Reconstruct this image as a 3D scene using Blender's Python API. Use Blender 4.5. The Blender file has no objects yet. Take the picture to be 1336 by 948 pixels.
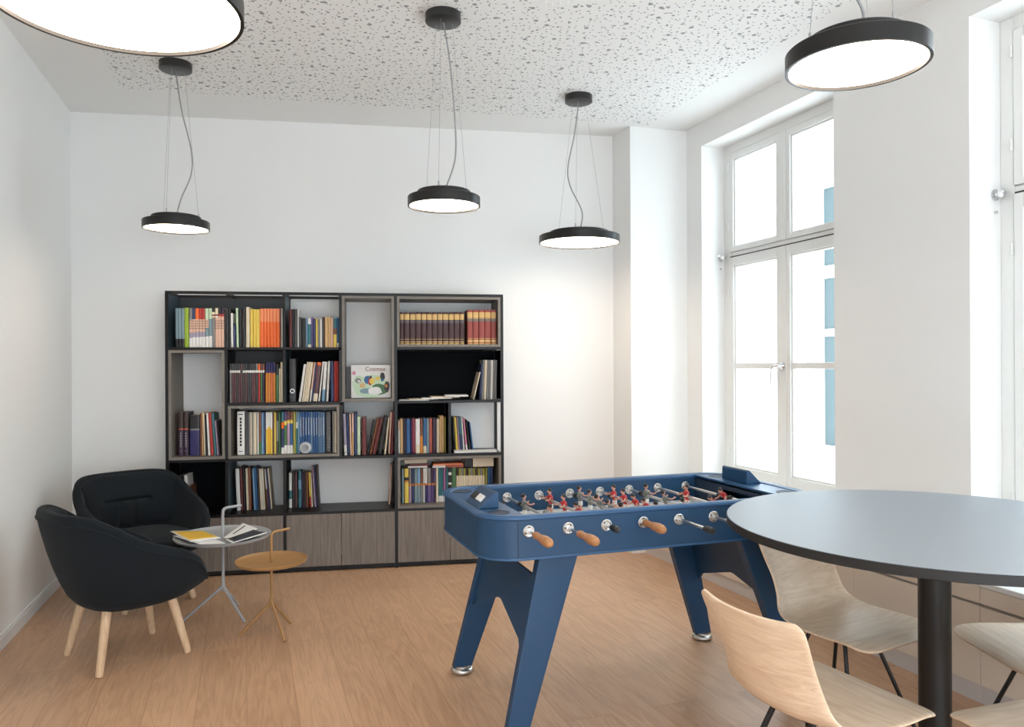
import bpy, bmesh, math, random
from mathutils import Vector, Matrix
random.seed(7)
SC = bpy.context.scene
COL = SC.collection
PI = math.pi

# ------------------------------------------------------------------ materials
MATS = {}
def srgb(r, g, b):
    f = lambda c: (c/255/12.92) if c/255 <= .04045 else ((c/255+.055)/1.055)**2.4
    return (f(r), f(g), f(b), 1)
LAMP = 9.0; SKYS = 4.7; SKY = (.82, .91, 1.0, 1); EXPO = 0.58; ROLL = math.radians(-0.28)
PLY1 = srgb(216, 188, 158); PLY2 = srgb(233, 210, 183)
CHAIRS = [(.885, 2.285, 26, 'plywood chair nearest the camera, turned away, its backrest toward the foosball table'),
          (1.285, 3.005, -60, 'plywood chair between the foosball table and round table, open side facing the camera'),
          (1.925, 2.69, 180, 'plywood chair at the right edge of the frame, behind the table column'),
          (1.535, 2.02, 108, 'plywood chair in the bottom right corner, only its seat visible')]
def mat(name, col, rough=.5, metal=0, emit=None, estr=0, bump=0, bscale=200, vary=0, vscale=20, spec=.5, coat=0):
    if name in MATS: return MATS[name]
    m = bpy.data.materials.new(name); m.use_nodes = True
    nt = m.node_tree; b = nt.nodes['Principled BSDF']
    b.inputs['Base Color'].default_value = col
    b.inputs['Roughness'].default_value = rough
    b.inputs['Metallic'].default_value = metal
    b.inputs['Specular IOR Level'].default_value = spec
    if coat: b.inputs['Coat Weight'].default_value = coat
    if emit:
        b.inputs['Emission Color'].default_value = emit
        b.inputs['Emission Strength'].default_value = estr
    if bump or vary:
        tc = nt.nodes.new('ShaderNodeTexCoord')
    if bump:
        n = nt.nodes.new('ShaderNodeTexNoise'); n.inputs['Scale'].default_value = bscale
        n.inputs['Detail'].default_value = 3
        bp = nt.nodes.new('ShaderNodeBump'); bp.inputs['Strength'].default_value = bump
        bp.inputs['Distance'].default_value = .002
        nt.links.new(tc.outputs['Object'], n.inputs['Vector'])
        nt.links.new(n.outputs['Fac'], bp.inputs['Height'])
        nt.links.new(bp.outputs['Normal'], b.inputs['Normal'])
    if vary:
        n2 = nt.nodes.new('ShaderNodeTexNoise'); n2.inputs['Scale'].default_value = vscale
        hs = nt.nodes.new('ShaderNodeHueSaturation'); hs.inputs['Color'].default_value = col
        mr = nt.nodes.new('ShaderNodeMapRange'); mr.inputs['To Min'].default_value = 1-vary; mr.inputs['To Max'].default_value = 1+vary
        nt.links.new(tc.outputs['Object'], n2.inputs['Vector'])
        nt.links.new(n2.outputs['Fac'], mr.inputs['Value'])
        nt.links.new(mr.outputs['Result'], hs.inputs['Value'])
        nt.links.new(hs.outputs['Color'], b.inputs['Base Color'])
    MATS[name] = m
    return m

def wood_mat(name, c1, c2, scale=(1, 1, 1), rough=.5, grain=(3, 60, 60), dist=1.2, bump=.05):
    """stretched noise grain running along the object's local X axis"""
    if name in MATS: return MATS[name]
    m = bpy.data.materials.new(name); m.use_nodes = True
    nt = m.node_tree; N = nt.nodes; Lk = nt.links; b = N['Principled BSDF']
    b.inputs['Roughness'].default_value = rough
    tc = N.new('ShaderNodeTexCoord'); mp = N.new('ShaderNodeMapping')
    mp.inputs['Scale'].default_value = grain
    Lk.new(tc.outputs['Object'], mp.inputs['Vector'])
    n = N.new('ShaderNodeTexNoise'); n.inputs['Scale'].default_value = 1; n.inputs['Detail'].default_value = 6
    n.inputs['Distortion'].default_value = dist
    Lk.new(mp.outputs['Vector'], n.inputs['Vector'])
    r = N.new('ShaderNodeValToRGB'); r.color_ramp.elements[0].position = .32; r.color_ramp.elements[1].position = .68
    r.color_ramp.elements[0].color = c1; r.color_ramp.elements[1].color = c2
    Lk.new(n.outputs['Fac'], r.inputs['Fac']); Lk.new(r.outputs['Color'], b.inputs['Base Color'])
    bp = N.new('ShaderNodeBump'); bp.inputs['Strength'].default_value = bump; bp.inputs['Distance'].default_value = .001
    Lk.new(n.outputs['Fac'], bp.inputs['Height']); Lk.new(bp.outputs['Normal'], b.inputs['Normal'])
    MATS[name] = m
    return m

def glass_mat():
    m = bpy.data.materials.new('window_glass'); m.use_nodes = True
    nt = m.node_tree; N = nt.nodes; N.remove(N['Principled BSDF'])
    t = N.new('ShaderNodeBsdfTransparent'); t.inputs['Color'].default_value = (.96, .98, .975, 1)
    g = N.new('ShaderNodeBsdfGlossy'); g.inputs['Roughness'].default_value = .02
    lw = N.new('ShaderNodeLayerWeight'); pw = N.new('ShaderNodeMath'); pw.operation = 'POWER'; pw.inputs[1].default_value = 5
    f = N.new('ShaderNodeMath'); f.operation = 'MULTIPLY_ADD'; f.inputs[1].default_value = .9; f.inputs[2].default_value = .03
    nt.links.new(lw.outputs['Facing'], pw.inputs[0]); nt.links.new(pw.outputs[0], f.inputs[0])
    mx = N.new('ShaderNodeMixShader')
    nt.links.new(f.outputs[0], mx.inputs[0]); nt.links.new(t.outputs[0], mx.inputs[1]); nt.links.new(g.outputs[0], mx.inputs[2])
    nt.links.new(mx.outputs[0], N['Material Output'].inputs['Surface'])
    return m

def floor_mat():
    m = bpy.data.materials.new('oak_planks'); m.use_nodes = True
    nt = m.node_tree; N = nt.nodes; L = nt.links; b = N['Principled BSDF']
    tc = N.new('ShaderNodeTexCoord')
    rot = N.new('ShaderNodeMapping'); rot.inputs['Rotation'].default_value = (0, 0, math.radians(-109.2+180))
    L.new(tc.outputs['Object'], rot.inputs['Vector'])
    br = N.new('ShaderNodeTexBrick'); br.offset = .37; br.inputs['Scale'].default_value = 1
    br.inputs['Brick Width'].default_value = 2.1; br.inputs['Row Height'].default_value = .205
    br.inputs['Mortar Size'].default_value = .0016; br.inputs['Mortar Smooth'].default_value = .1
    br.inputs['Color1'].default_value = (0, 0, 0, 1); br.inputs['Color2'].default_value = (1, 1, 1, 1)
    br.inputs['Mortar'].default_value = (.5, .5, .5, 1); br.inputs['Bias'].default_value = 0
    L.new(rot.outputs['Vector'], br.inputs['Vector'])
    # long grain, shifted per plank
    ad = N.new('ShaderNodeVectorMath'); ad.operation = 'MULTIPLY_ADD'
    ad.inputs[1].default_value = (7.3, 3.1, 0)
    L.new(br.outputs['Color'], ad.inputs[0]); L.new(rot.outputs['Vector'], ad.inputs[2])
    mp = N.new('ShaderNodeMapping'); mp.inputs['Scale'].default_value = (.9, 7.5, 1)
    L.new(ad.outputs[0], mp.inputs['Vector'])
    n1 = N.new('ShaderNodeTexNoise'); n1.inputs['Scale'].default_value = 1.6; n1.inputs['Detail'].default_value = 3; n1.inputs['Distortion'].default_value = .8
    L.new(mp.outputs['Vector'], n1.inputs['Vector'])
    # growth ring contours from the noise itself
    mul = N.new('ShaderNodeMath'); mul.operation = 'MULTIPLY'; mul.inputs[1].default_value = 34
    L.new(n1.outputs['Fac'], mul.inputs[0])
    sn = N.new('ShaderNodeMath'); sn.operation = 'SINE'; L.new(mul.outputs[0], sn.inputs[0])
    mp2 = N.new('ShaderNodeMapping'); mp2.inputs['Scale'].default_value = (5, 110, 1)
    L.new(ad.outputs[0], mp2.inputs['Vector'])
    n2 = N.new('ShaderNodeTexNoise'); n2.inputs['Scale'].default_value = 1; n2.inputs['Detail'].default_value = 4
    L.new(mp2.outputs['Vector'], n2.inputs['Vector'])
    n3 = N.new('ShaderNodeTexNoise'); n3.inputs['Scale'].default_value = 1.3; n3.inputs['Detail'].default_value = 2
    L.new(rot.outputs['Vector'], n3.inputs['Vector'])
    def mad(a, k, c):
        x = N.new('ShaderNodeMath'); x.operation = 'MULTIPLY_ADD'; L.new(a, x.inputs[0]); x.inputs[1].default_value = k
        if isinstance(c, float): x.inputs[2].default_value = c
        else: L.new(c, x.inputs[2])
        return x.outputs[0]
    sep = N.new('ShaderNodeSeparateColor'); L.new(br.outputs['Color'], sep.inputs[0])
    v = mad(sn.outputs[0], .075, .12)
    v = mad(n2.outputs['Fac'], .5, v)
    v = mad(sep.outputs[0], .16, v)
    v = mad(n3.outputs['Fac'], .22, v)
    r = N.new('ShaderNodeValToRGB')
    r.color_ramp.elements[0].position = .2; r.color_ramp.elements[0].color = FLOOR_DARK
    r.color_ramp.elements[1].position = .85; r.color_ramp.elements[1].color = FLOOR_LIGHT
    L.new(v, r.inputs['Fac'])
    mx = N.new('ShaderNodeMix'); mx.data_type = 'RGBA'
    L.new(br.outputs['Fac'], mx.inputs['Factor']); L.new(r.outputs['Color'], mx.inputs['A']); mx.inputs['B'].default_value = srgb(168, 130, 98)
    L.new(mx.outputs['Result'], b.inputs['Base Color'])
    b.inputs['Roughness'].default_value = .38
    bp = N.new('ShaderNodeBump'); bp.inputs['Strength'].default_value = .12; bp.inputs['Distance'].default_value = .002
    L.new(n2.outputs['Fac'], bp.inputs['Height']); L.new(bp.outputs['Normal'], b.inputs['Normal'])
    return m

def perforated_mat():
    m = bpy.data.materials.new('perforated_plasterboard'); m.use_nodes = True
    nt = m.node_tree; N = nt.nodes; L = nt.links; b = N['Principled BSDF']
    b.inputs['Roughness'].default_value = .85
    tc = N.new('ShaderNodeTexCoord')
    sp = N.new('ShaderNodeVectorMath'); sp.operation = 'MULTIPLY'; sp.inputs[1].default_value = (1, 1, 0)
    L.new(tc.outputs['Object'], sp.inputs[0])
    last = None
    for scale, rad, off in ((23, .0046, 0), (13, .006, 1.7), (9, .0085, 3.3), (5.2, .0128, 7.7)):
        a = N.new('ShaderNodeVectorMath'); a.operation = 'ADD'; a.inputs[1].default_value = (off, off*.7, 0)
        L.new(sp.outputs[0], a.inputs[0])
        vo = N.new('ShaderNodeTexVoronoi'); vo.voronoi_dimensions = '2D'; vo.inputs['Scale'].default_value = scale
        vo.inputs['Randomness'].default_value = .8
        L.new(a.outputs[0], vo.inputs['Vector'])
        lt = N.new('ShaderNodeMath'); lt.operation = 'LESS_THAN'; lt.inputs[1].default_value = rad*scale
        L.new(vo.outputs['Distance'], lt.inputs[0])
        if last is None: last = lt.outputs[0]
        else:
            mxm = N.new('ShaderNodeMath'); mxm.operation = 'MAXIMUM'; L.new(last, mxm.inputs[0]); L.new(lt.outputs[0], mxm.inputs[1]); last = mxm.outputs[0]
    mx = N.new('ShaderNodeMix'); mx.data_type = 'RGBA'
    L.new(last, mx.inputs['Factor']); mx.inputs['A'].default_value = WALLC; mx.inputs['B'].default_value = srgb(152, 154, 156)
    L.new(mx.outputs['Result'], b.inputs['Base Color'])
    return m

# ------------------------------------------------------------------ mesh building
class MB:
    def __init__(self): self.v = []; self.f = []; self.mi = []; self.sm = []
    def add(self, vs, fs, mi=0, smooth=False):
        o = len(self.v); self.v += [tuple(p) for p in vs]
        for f in fs: self.f.append([i+o for i in f]); self.mi.append(mi); self.sm.append(smooth)
        return self
    def box(self, x0, x1, y0, y1, z0, z1, mi=0, M=None):
        vs = [(x0,y0,z0),(x1,y0,z0),(x1,y1,z0),(x0,y1,z0),(x0,y0,z1),(x1,y0,z1),(x1,y1,z1),(x0,y1,z1)]
        if M is not None: vs = [tuple(M @ Vector(p)) for p in vs]
        return self.add(vs, [(0,3,2,1),(4,5,6,7),(0,1,5,4),(1,2,6,5),(2,3,7,6),(3,0,4,7)], mi)
    def prism(self, poly, z0, z1, mi=0, M=None):
        a = sum(poly[i][0]*poly[(i+1) % len(poly)][1]-poly[(i+1) % len(poly)][0]*poly[i][1] for i in range(len(poly)))
        if a < 0: poly = poly[::-1]
        n = len(poly)
        vs = [(p[0], p[1], z0) for p in poly]+[(p[0], p[1], z1) for p in poly]
        if M is not None: vs = [tuple(M @ Vector(p)) for p in vs]
        fs = [tuple(range(n))[::-1], tuple(range(n, 2*n))]+[(i, (i+1) % n, (i+1) % n+n, i+n) for i in range(n)]
        return self.add(vs, fs, mi)
    def lathe(self, prof, n=32, c=(0,0,0), mi=0, closed=False, smooth=True, M=None, sx=1, sy=1):
        """prof: list of (r,z)"""
        vs = []; k = len(prof)
        for r, z in prof:
            for i in range(n):
                a = 2*PI*i/n; vs.append((c[0]+r*math.cos(a)*sx, c[1]+r*math.sin(a)*sy, c[2]+z))
        fs = []
        for j in range(k-1 if not closed else k):
            j2 = (j+1) % k
            for i in range(n): fs.append((j*n+i, j*n+(i+1) % n, j2*n+(i+1) % n, j2*n+i))
        if not closed:
            if prof[0][0] > 1e-6: fs.append(tuple(range(n))[::-1])
            if prof[-1][0] > 1e-6: fs.append(tuple((k-1)*n+i for i in range(n)))
        if M is not None: vs = [tuple(M @ Vector(p)) for p in vs]
        return self.add(vs, fs, mi, smooth)
    def tube(self, pts, r, n=10, mi=0, closed=False, smooth=True, cap=True):
        """r: float or list"""
        P = [Vector(p) for p in pts]; k = len(P)
        R = r if isinstance(r, (list, tuple)) else [r]*k
        T = []
        for i in range(k):
            if closed: t = P[(i+1) % k]-P[(i-1) % k]
            else: t = P[min(i+1, k-1)]-P[max(i-1, 0)]
            T.append(t.normalized())
        up = Vector((0,0,1)) if abs(T[0].z) < .9 else Vector((1,0,0))
        nrm = (up-T[0]*up.dot(T[0])).normalized()
        vs = []
        for i in range(k):
            nrm = (nrm-T[i]*nrm.dot(T[i])).normalized(); bi = T[i].cross(nrm)
            for j in range(n):
                a = 2*PI*j/n; vs.append(tuple(P[i]+(nrm*math.cos(a)+bi*math.sin(a))*R[i]))
        fs = []
        for i in range(k if closed else k-1):
            i2 = (i+1) % k
            for j in range(n): fs.append((i*n+j, i*n+(j+1) % n, i2*n+(j+1) % n, i2*n+j))
        if not closed and cap:
            fs.append(tuple(range(n))[::-1]); fs.append(tuple((k-1)*n+j for j in range(n)))
        return self.add(vs, fs, mi, smooth)
    def sweep(self, path, prof, mi=0, smooth=False):
        """closed horizontal path [(x,y)], closed profile [(out,z)] ; out = outward offset"""
        n = len(path); k = len(prof); vs = []
        a = sum(path[i][0]*path[(i+1) % n][1]-path[(i+1) % n][0]*path[i][1] for i in range(n))
        s = 1 if a > 0 else -1
        for i in range(n):
            p = Vector(path[i]); q = Vector(path[(i+1) % n]); o = Vector(path[i-1])
            t = ((q-p).normalized()+(p-o).normalized()).normalized(); nn = Vector((t.y, -t.x))*s
            for u, z in prof: vs.append((p.x+nn.x*u, p.y+nn.y*u, z))
        fs = []
        for i in range(n):
            i2 = (i+1) % n
            for j in range(k): fs.append((i*k+j, i2*k+j, i2*k+(j+1) % k, i*k+(j+1) % k))
        return self.add(vs, fs, mi, smooth)
    def grid(self, G, mi=0, closeu=False, closev=False, smooth=True):
        """G[i][j] points"""
        nu = len(G); nv = len(G[0]); vs = [p for row in G for p in row]; fs = []
        for i in range(nu if closeu else nu-1):
            for j in range(nv if closev else nv-1):
                fs.append((i*nv+j, ((i+1) % nu)*nv+j, ((i+1) % nu)*nv+(j+1) % nv, i*nv+(j+1) % nv))
        return self.add(vs, fs, mi, smooth)
    def sphere(self, c, r, mi=0, n=12, m=8, s=(1,1,1)):
        vs = [(c[0], c[1], c[2]-r*s[2])]
        for j in range(1, m):
            b = -PI/2+PI*j/m
            for i in range(n):
                a = 2*PI*i/n; vs.append((c[0]+r*s[0]*math.cos(b)*math.cos(a), c[1]+r*s[1]*math.cos(b)*math.sin(a), c[2]+r*s[2]*math.sin(b)))
        vs.append((c[0], c[1], c[2]+r*s[2])); fs = []
        for i in range(n): fs.append((0, 1+(i+1) % n, 1+i))
        for j in range(m-2):
            for i in range(n): fs.append((1+j*n+i, 1+j*n+(i+1) % n, 1+(j+1)*n+(i+1) % n, 1+(j+1)*n+i))
        t = len(vs)-1; o = 1+(m-2)*n
        for i in range(n): fs.append((o+i, o+(i+1) % n, t))
        return self.add(vs, fs, mi, True)
    def transform(self, M): self.v = [tuple(M @ Vector(p)) for p in self.v]; return self
    def mesh(self, name, mats):
        me = bpy.data.meshes.new(name); me.from_pydata(self.v, [], self.f)
        for m in mats: me.materials.append(m)
        for p, i, s in zip(me.polygons, self.mi, self.sm): p.material_index = i; p.use_smooth = s
        bm = bmesh.new(); bm.from_mesh(me); bmesh.ops.recalc_face_normals(bm, faces=bm.faces); bm.to_mesh(me); bm.free()
        if any(self.sm): me.set_sharp_from_angle(angle=math.radians(38))
        return me

def obj(name, mb, mats, parent=None, loc=(0,0,0), rot=(0,0,0), bevel=0, seg=2, sub=0, solid=0):
    if not isinstance(mats, (list, tuple)): mats = [mats]
    o = bpy.data.objects.new(name, mb.mesh(name, mats) if isinstance(mb, MB) else mb)
    COL.objects.link(o); o.location = loc; o.rotation_euler = rot
    if parent: o.parent = parent
    if solid:
        m = o.modifiers.new('thickness', 'SOLIDIFY'); m.thickness = solid; m.offset = 0
    if bevel:
        m = o.modifiers.new('bevel', 'BEVEL'); m.width = bevel; m.segments = seg; m.limit_method = 'ANGLE'; m.angle_limit = math.radians(40)
    if sub:
        m = o.modifiers.new('subsurf', 'SUBSURF'); m.levels = sub; m.render_levels = sub
    return o
def tag(o, label, cat, group=None):
    o['label'] = label; o['category'] = cat
    if group: o['group'] = group
    return o
def thing(name, label, cat, loc=(0,0,0), rz=0, group=None):
    o = bpy.data.objects.new(name, None); COL.objects.link(o); o.empty_display_size = .1
    o.location = loc; o.rotation_euler = (0, 0, rz)
    return tag(o, label, cat, group)
def struct(o, label=None):
    o['kind'] = 'structure'
    if label: o['label'] = label
    return o
def copy_tree(o, parent=None):
    c = o.copy(); COL.objects.link(c); c.parent = parent
    for ch in list(o.children): copy_tree(ch, c)
    return c
def rrect(x0, x1, y0, y1, r, n=6):
    P = []
    for cx, cy, a0 in ((x1-r, y1-r, 0), (x0+r, y1-r, 90), (x0+r, y0+r, 180), (x1-r, y0+r, 270)):
        for i in range(n+1):
            a = math.radians(a0+90*i/n); P.append((cx+r*math.cos(a), cy+r*math.sin(a)))
    return P
def holed(outer, holes, z0, z1):
    bm = bmesh.new(); es = []
    for loop in [outer]+holes:
        vs = [bm.verts.new((p[0], p[1], z0)) for p in loop]
        es += [bm.edges.new((vs[i], vs[(i+1) % len(vs)])) for i in range(len(vs))]
    bmesh.ops.triangle_fill(bm, edges=es, use_beauty=True)
    r = bmesh.ops.extrude_face_region(bm, geom=bm.faces[:]+bm.edges[:]+bm.verts[:])
    for g in r['geom']:
        if isinstance(g, bmesh.types.BMVert): g.co.z = z1
    mb = MB(); bm.verts.index_update()
    # keep the original faces as the bottom cap
    mb.add([v.co[:] for v in bm.verts], [[v.index for v in f.verts] for f in bm.faces])
    bm.free(); return mb
def circle(cx, cy, r, n=28, sx=1, sy=1): return [(cx+r*sx*math.cos(2*PI*i/n), cy+r*sy*math.sin(2*PI*i/n)) for i in range(n)]
def smoothpts(P, k=6):
    """Catmull-Rom through the points"""
    P = [Vector(p) for p in P]; out = []
    for i in range(len(P)-1):
        a = P[max(i-1, 0)]; b = P[i]; c = P[i+1]; d = P[min(i+2, len(P)-1)]
        for j in range(k):
            t = j/k
            out.append(.5*((2*b)+(c-a)*t+(2*a-5*b+4*c-d)*t*t+(3*b-a-3*c+d)*t**3))
    out.append(P[-1]); return out

# ------------------------------------------------------------------ room shell
WALLC = srgb(238, 238, 236)
FLOOR_DARK = srgb(164, 125, 94); FLOOR_LIGHT = srgb(212, 172, 138)
M_wall = mat('white_wall_paint', WALLC, .9, bump=.06, bscale=180)
M_ceil = mat('white_ceiling_paint', WALLC, .9)
M_skirt = mat('grey_white_skirting', srgb(226, 226, 226), .6)
M_frame = mat('white_window_lacquer', srgb(232, 232, 229), .35)
M_glass = glass_mat()
M_chrome = mat('chrome', (.75, .75, .76, 1), .18, 1)
M_steel = mat('satin_steel', (.62, .61, .59, 1), .32, 1)
HC = 3.29
RW0 = Vector((1.383, 6.035, 0)); RA = math.atan2(-.9443, .3289)      # right wall line, +y of its frame points outdoors
def rw(s, n=0): return (RW0.x+math.cos(RA)*s-math.sin(RA)*n, RW0.y+math.sin(RA)*s+math.cos(RA)*n)

fl = MB().prism([(-3.35, 5.6), (.8, 6.35), (1.45, 6.2), (4.45, -2.5), (-.62, -2.5)], -.12, 0)
struct(obj('floor', fl, floor_mat()))
ce = MB().prism([(-3.35, 5.6), (.8, 6.35), (1.45, 6.2), (4.45, -2.5), (-.62, -2.5)], HC, HC+.15)
ceiling = struct(obj('ceiling', ce, M_ceil))
pf = [(-2.581, 5.048), (1.049, 5.876), (3.86, -2.42), (-.03, -2.42)]
obj('perforated_panel', MB().prism(pf, HC-.002, HC+.001), perforated_mat(), ceiling)

# walls
def wallbox(name, p, q, out, z0=0, z1=HC, th=.2, m=None):
    p = Vector(p); q = Vector(q); d = (q-p); Lw = d.length; a = math.atan2(d.y, d.x)
    y0, y1 = (0, th) if out > 0 else (-th, 0)
    return struct(obj(name, MB().box(0, Lw, y0, y1, z0, z1), m or M_wall, loc=(p.x, p.y, 0), rot=(0, 0, a)))
wallbox('wall_left', (-3.165, 5.51), (-.534, -2.5), -1)
wallbox('wall_back', (-3.36, 5.477), (1.3, 6.245), 1)
struct(obj('wall_pier', MB().prism([(.815, 6.168), (.918, 5.902), (1.392, 6.038), (1.41, 6.25), (.8, 6.3)], 0, HC), M_wall))
rear = MB(); rear.box(-.75, -.2, -2.7, -2.5, 0, HC); rear.box(4.1, 4.6, -2.7, -2.5, 0, HC); rear.box(-.2, 4.1, -2.7, -2.5, 2.35, HC); struct(obj('wall_rear_unseen', rear, M_wall))  # unseen wall, added with a wide opening shaped to admit soft fill light
wr = MB(); ops = [(.206, 1.592), (2.492, 3.878), (4.778, 6.164), (7.064, 8.45)]
s0 = -.1
for a, b in ops:
    wr.box(s0, a, 0, .45, 0, HC); wr.box(a, b, 0, .45, 0, .5225); wr.box(a, b, 0, .45, 3.115, HC); s0 = b
wr.box(s0, 9.3, 0, .45, 0, HC)
struct(obj('wall_right', wr, M_wall, loc=(RW0.x, RW0.y, 0), rot=(0, 0, RA)))
# skirting boards
def skirt(name, p, q, side):
    p = Vector(p); q = Vector(q); d = q-p; a = math.atan2(d.y, d.x)
    y0, y1 = (0, .018) if side > 0 else (-.018, 0)
    b = MB().box(0, d.length, y0, y1, 0, .062); 
    b.prism([(0, 0), (0, 0)], 0, 0) if False else None
    b.box(0, d.length, y0*.62, y1*.62, .062, .075)
    struct(obj(name, b, M_skirt, loc=(p.x, p.y, 0), rot=(0, 0, a), bevel=.002))
skirt('baseboard_left', (-3.165, 5.51), (-.55, -2.45), 1)
skirt('baseboard_back', (-3.14, 5.515), (.8, 6.164), -1)

# windows, each a frame with four sashes
M_gap = mat('dark_window_seal', srgb(70, 68, 66), .7)
def window(k, a, b):
    root = bpy.data.objects.new('window_%d' % k, None); COL.objects.link(root); struct(root)
    x, y = rw(a, 0); root.location = (x, y, 0); root.rotation_euler = (0, 0, RA)
    W = b-a; zb, zt = .5225, 3.115; F = MB(); m = W/2
    F.box(0, .07, .2, .29, zb, zt); F.box(W-.07, W, .2, .29, zb, zt)
    F.box(.07, W-.07, .2, .29, zt-.065, zt); F.box(.07, W-.07, .2, .29, zb, zb+.06)
    F.box(.07, W-.07, .205, .29, 2.272, 2.300)
    F.box(m-.032, m+.032, .185, .29, 2.3, zt-.065); F.box(m-.03, m+.03, .188, .29, zb+.06, 2.262)
    obj('window_frame', F, M_frame, root, bevel=.004)
    G = MB().box(.07, W-.07, .2055, .26, 2.263, 2.2725); obj('window_seal', G, M_gap, root)
    for nm, x0, x1, z0, z1, mun in (('a', .075, m-.033, 2.303, zt-.068, 0), ('b', m+.033, W-.075, 2.303, zt-.068, 0),
                                    ('c', .075, m-.031, zb+.063, 2.262, 1), ('d', m+.031, W-.075, zb+.063, 2.262, 1)):
        S = MB(); g0, g1 = x0+.048, x1-.04; h0, h1 = z0+(.034 if not mun else .1), z1-(.045 if not mun else .066)
        if nm in 'bd': g0, g1 = x0+.036, x1-.048
        S.box(x0, g0, .192, .25, z0, z1); S.box(g1, x1, .192, .25, z0, z1)
        S.box(g0, g1, .192, .25, z0, h0); S.box(g0, g1, .192, .25, h1, z1)
        # inner glazing bead
        for q in ((g0, g0+.012, h0, h1), (g1-.012, g1, h0, h1), (g0, g1, h0, h0+.012), (g0, g1, h1-.012, h1)):
            S.box(q[0], q[1], .205, .235, q[2], q[3])
        if mun: S.box(g0, g1, .2, .246, 1.420, 1.462)
        s = obj('sash', S, M_frame, root, bevel=.003)
        P = MB().box(g0+.004, g1-.004, .224, .228, h0+.004, h1-.004)
        obj('pane', P, M_glass, s)
    H = MB(); hz = 1.44
    H.lathe([(0, 0), (.026, 0), (.026, .006), (.018, .012), (.012, .03), (0, .03)], 20, M=Matrix.Translation((m-.005, .187, hz)) @ Matrix.Rotation(PI/2, 4, 'X'))
    H.tube(smoothpts([(m-.005, .16, hz), (m-.03, .145, hz), (m-.055, .14, hz-.01), (m-.062, .14, hz-.03), (m-.062, .14, hz-.125)], 5), .0085, 10)
    obj('handle', H, M_chrome, root)
    Hg = MB()
    for z in (.8, 2.0, 2.5, 2.95): Hg.tube([(.066, .19, z-.03), (.066, .19, z+.03)], .007, 8)
    obj('hinge', Hg, M_frame, root)
for i, (a, b) in enumerate(ops): window(i+1, a, b)
# round pull knobs of the sun blinds on the reveals
for i, (a, px_z) in enumerate(((.206, 2.27), (2.492, 2.27))):
    x, y = rw(a, .165)
    t = thing('blind_knob', ('small chrome blind knob on the side of the %s window reveal' % ('left' if i == 0 else 'right')), 'knob', (x, y, px_z), RA, 'blind knobs')
    K = MB().lathe([(0, 0), (.028, 0), (.028, .004), (.012, .008), (.010, .022), (0, .022)], 20, M=Matrix.Rotation(PI/2, 4, 'Y'))
    obj('rosette', K, M_chrome, t)
    K = MB().lathe([(0, .02), (.016, .022), (.022, .03), (.021, .042), (.012, .05), (0, .051)], 20, M=Matrix.Rotation(PI/2, 4, 'Y'))
    obj('grip', K, M_chrome, t)
    K = MB().lathe([(0, 0), (.007, 0), (.007, .012), (0, .014)], 10, M=Matrix.Translation((0, .0, -.085)) @ Matrix.Rotation(PI/2, 4, 'Y'))
    obj('screw', K, M_steel, t)

# low cream cabinets running under the windows
M_cream = mat('cream_laminate', srgb(226, 214, 198), .45)
M_plinth = mat('grey_plinth', srgb(205, 200, 196), .5)
M_top = mat('white_sill_top', srgb(235, 235, 232), .35)
BA = math.atan2(-.9400, .3410)
BX, BY = 1.018, 5.93
def bl(s, n=0): return (BX+math.cos(BA)*s-math.sin(BA)*n, BY+math.sin(BA)*s+math.cos(BA)*n)
def wallpt(s):    # point of the window wall straight behind front coordinate s
    p = Vector(bl(s, 0)); d = Vector((-math.sin(BA), math.cos(BA))); wd = Vector((math.cos(RA), math.sin(RA))); n = Vector((-wd.y, wd.x))
    t = (n.dot(Vector((RW0.x, RW0.y)))-n.dot(p))/n.dot(d); return t-.003
NU = 6; UW = 1.42
for k in range(NU):
    a, b = k*UW+.0, (k+1)*UW-.001
    da, db = wallpt(a), wallpt(b)
    if k == 0: da = .1; 
    pos = ['farthest, beside the white pier', 'under the left window', 'between the two windows in view', 'under the right window', 'beyond the frame', 'beyond the frame'][k]
    x, y = bl(a)
    t = thing('low_cabinet', 'low cream cabinet along the window wall, %s' % pos, 'cabinet', (x, y, 0), BA, 'low cabinets under the windows')
    w = b-a
    poly = lambda y0: [(0, y0), (w, y0), (w, db), (0.0 if k else .3, wallpt(.3) if k == 0 else da)] + ([(0, .12)] if k == 0 else [])
    obj('carcass', MB().prism(poly(.02), .08, .5), M_cream, t)
    obj('top', MB().prism(poly(0), .5, .5225), M_top, t, bevel=.002)
    obj('plinth', MB().prism(poly(.012), 0, .078), M_plinth, t)
    for j in range(2):
        obj('drawer_front', MB().box(j*w/2+.0008, (j+1)*w/2-.0008, 0, .018, .429, .498), M_cream, t, bevel=.0015)
        obj('door', MB().box(j*w/2+.0008, (j+1)*w/2-.0008, 0, .018, .082, .416), M_cream, t, bevel=.0015)
    obj('finger_groove', MB().box(0, w, .012, .022, .416, .429), mat('groove_shadow_grey', srgb(150, 142, 132), .7), t)

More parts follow.
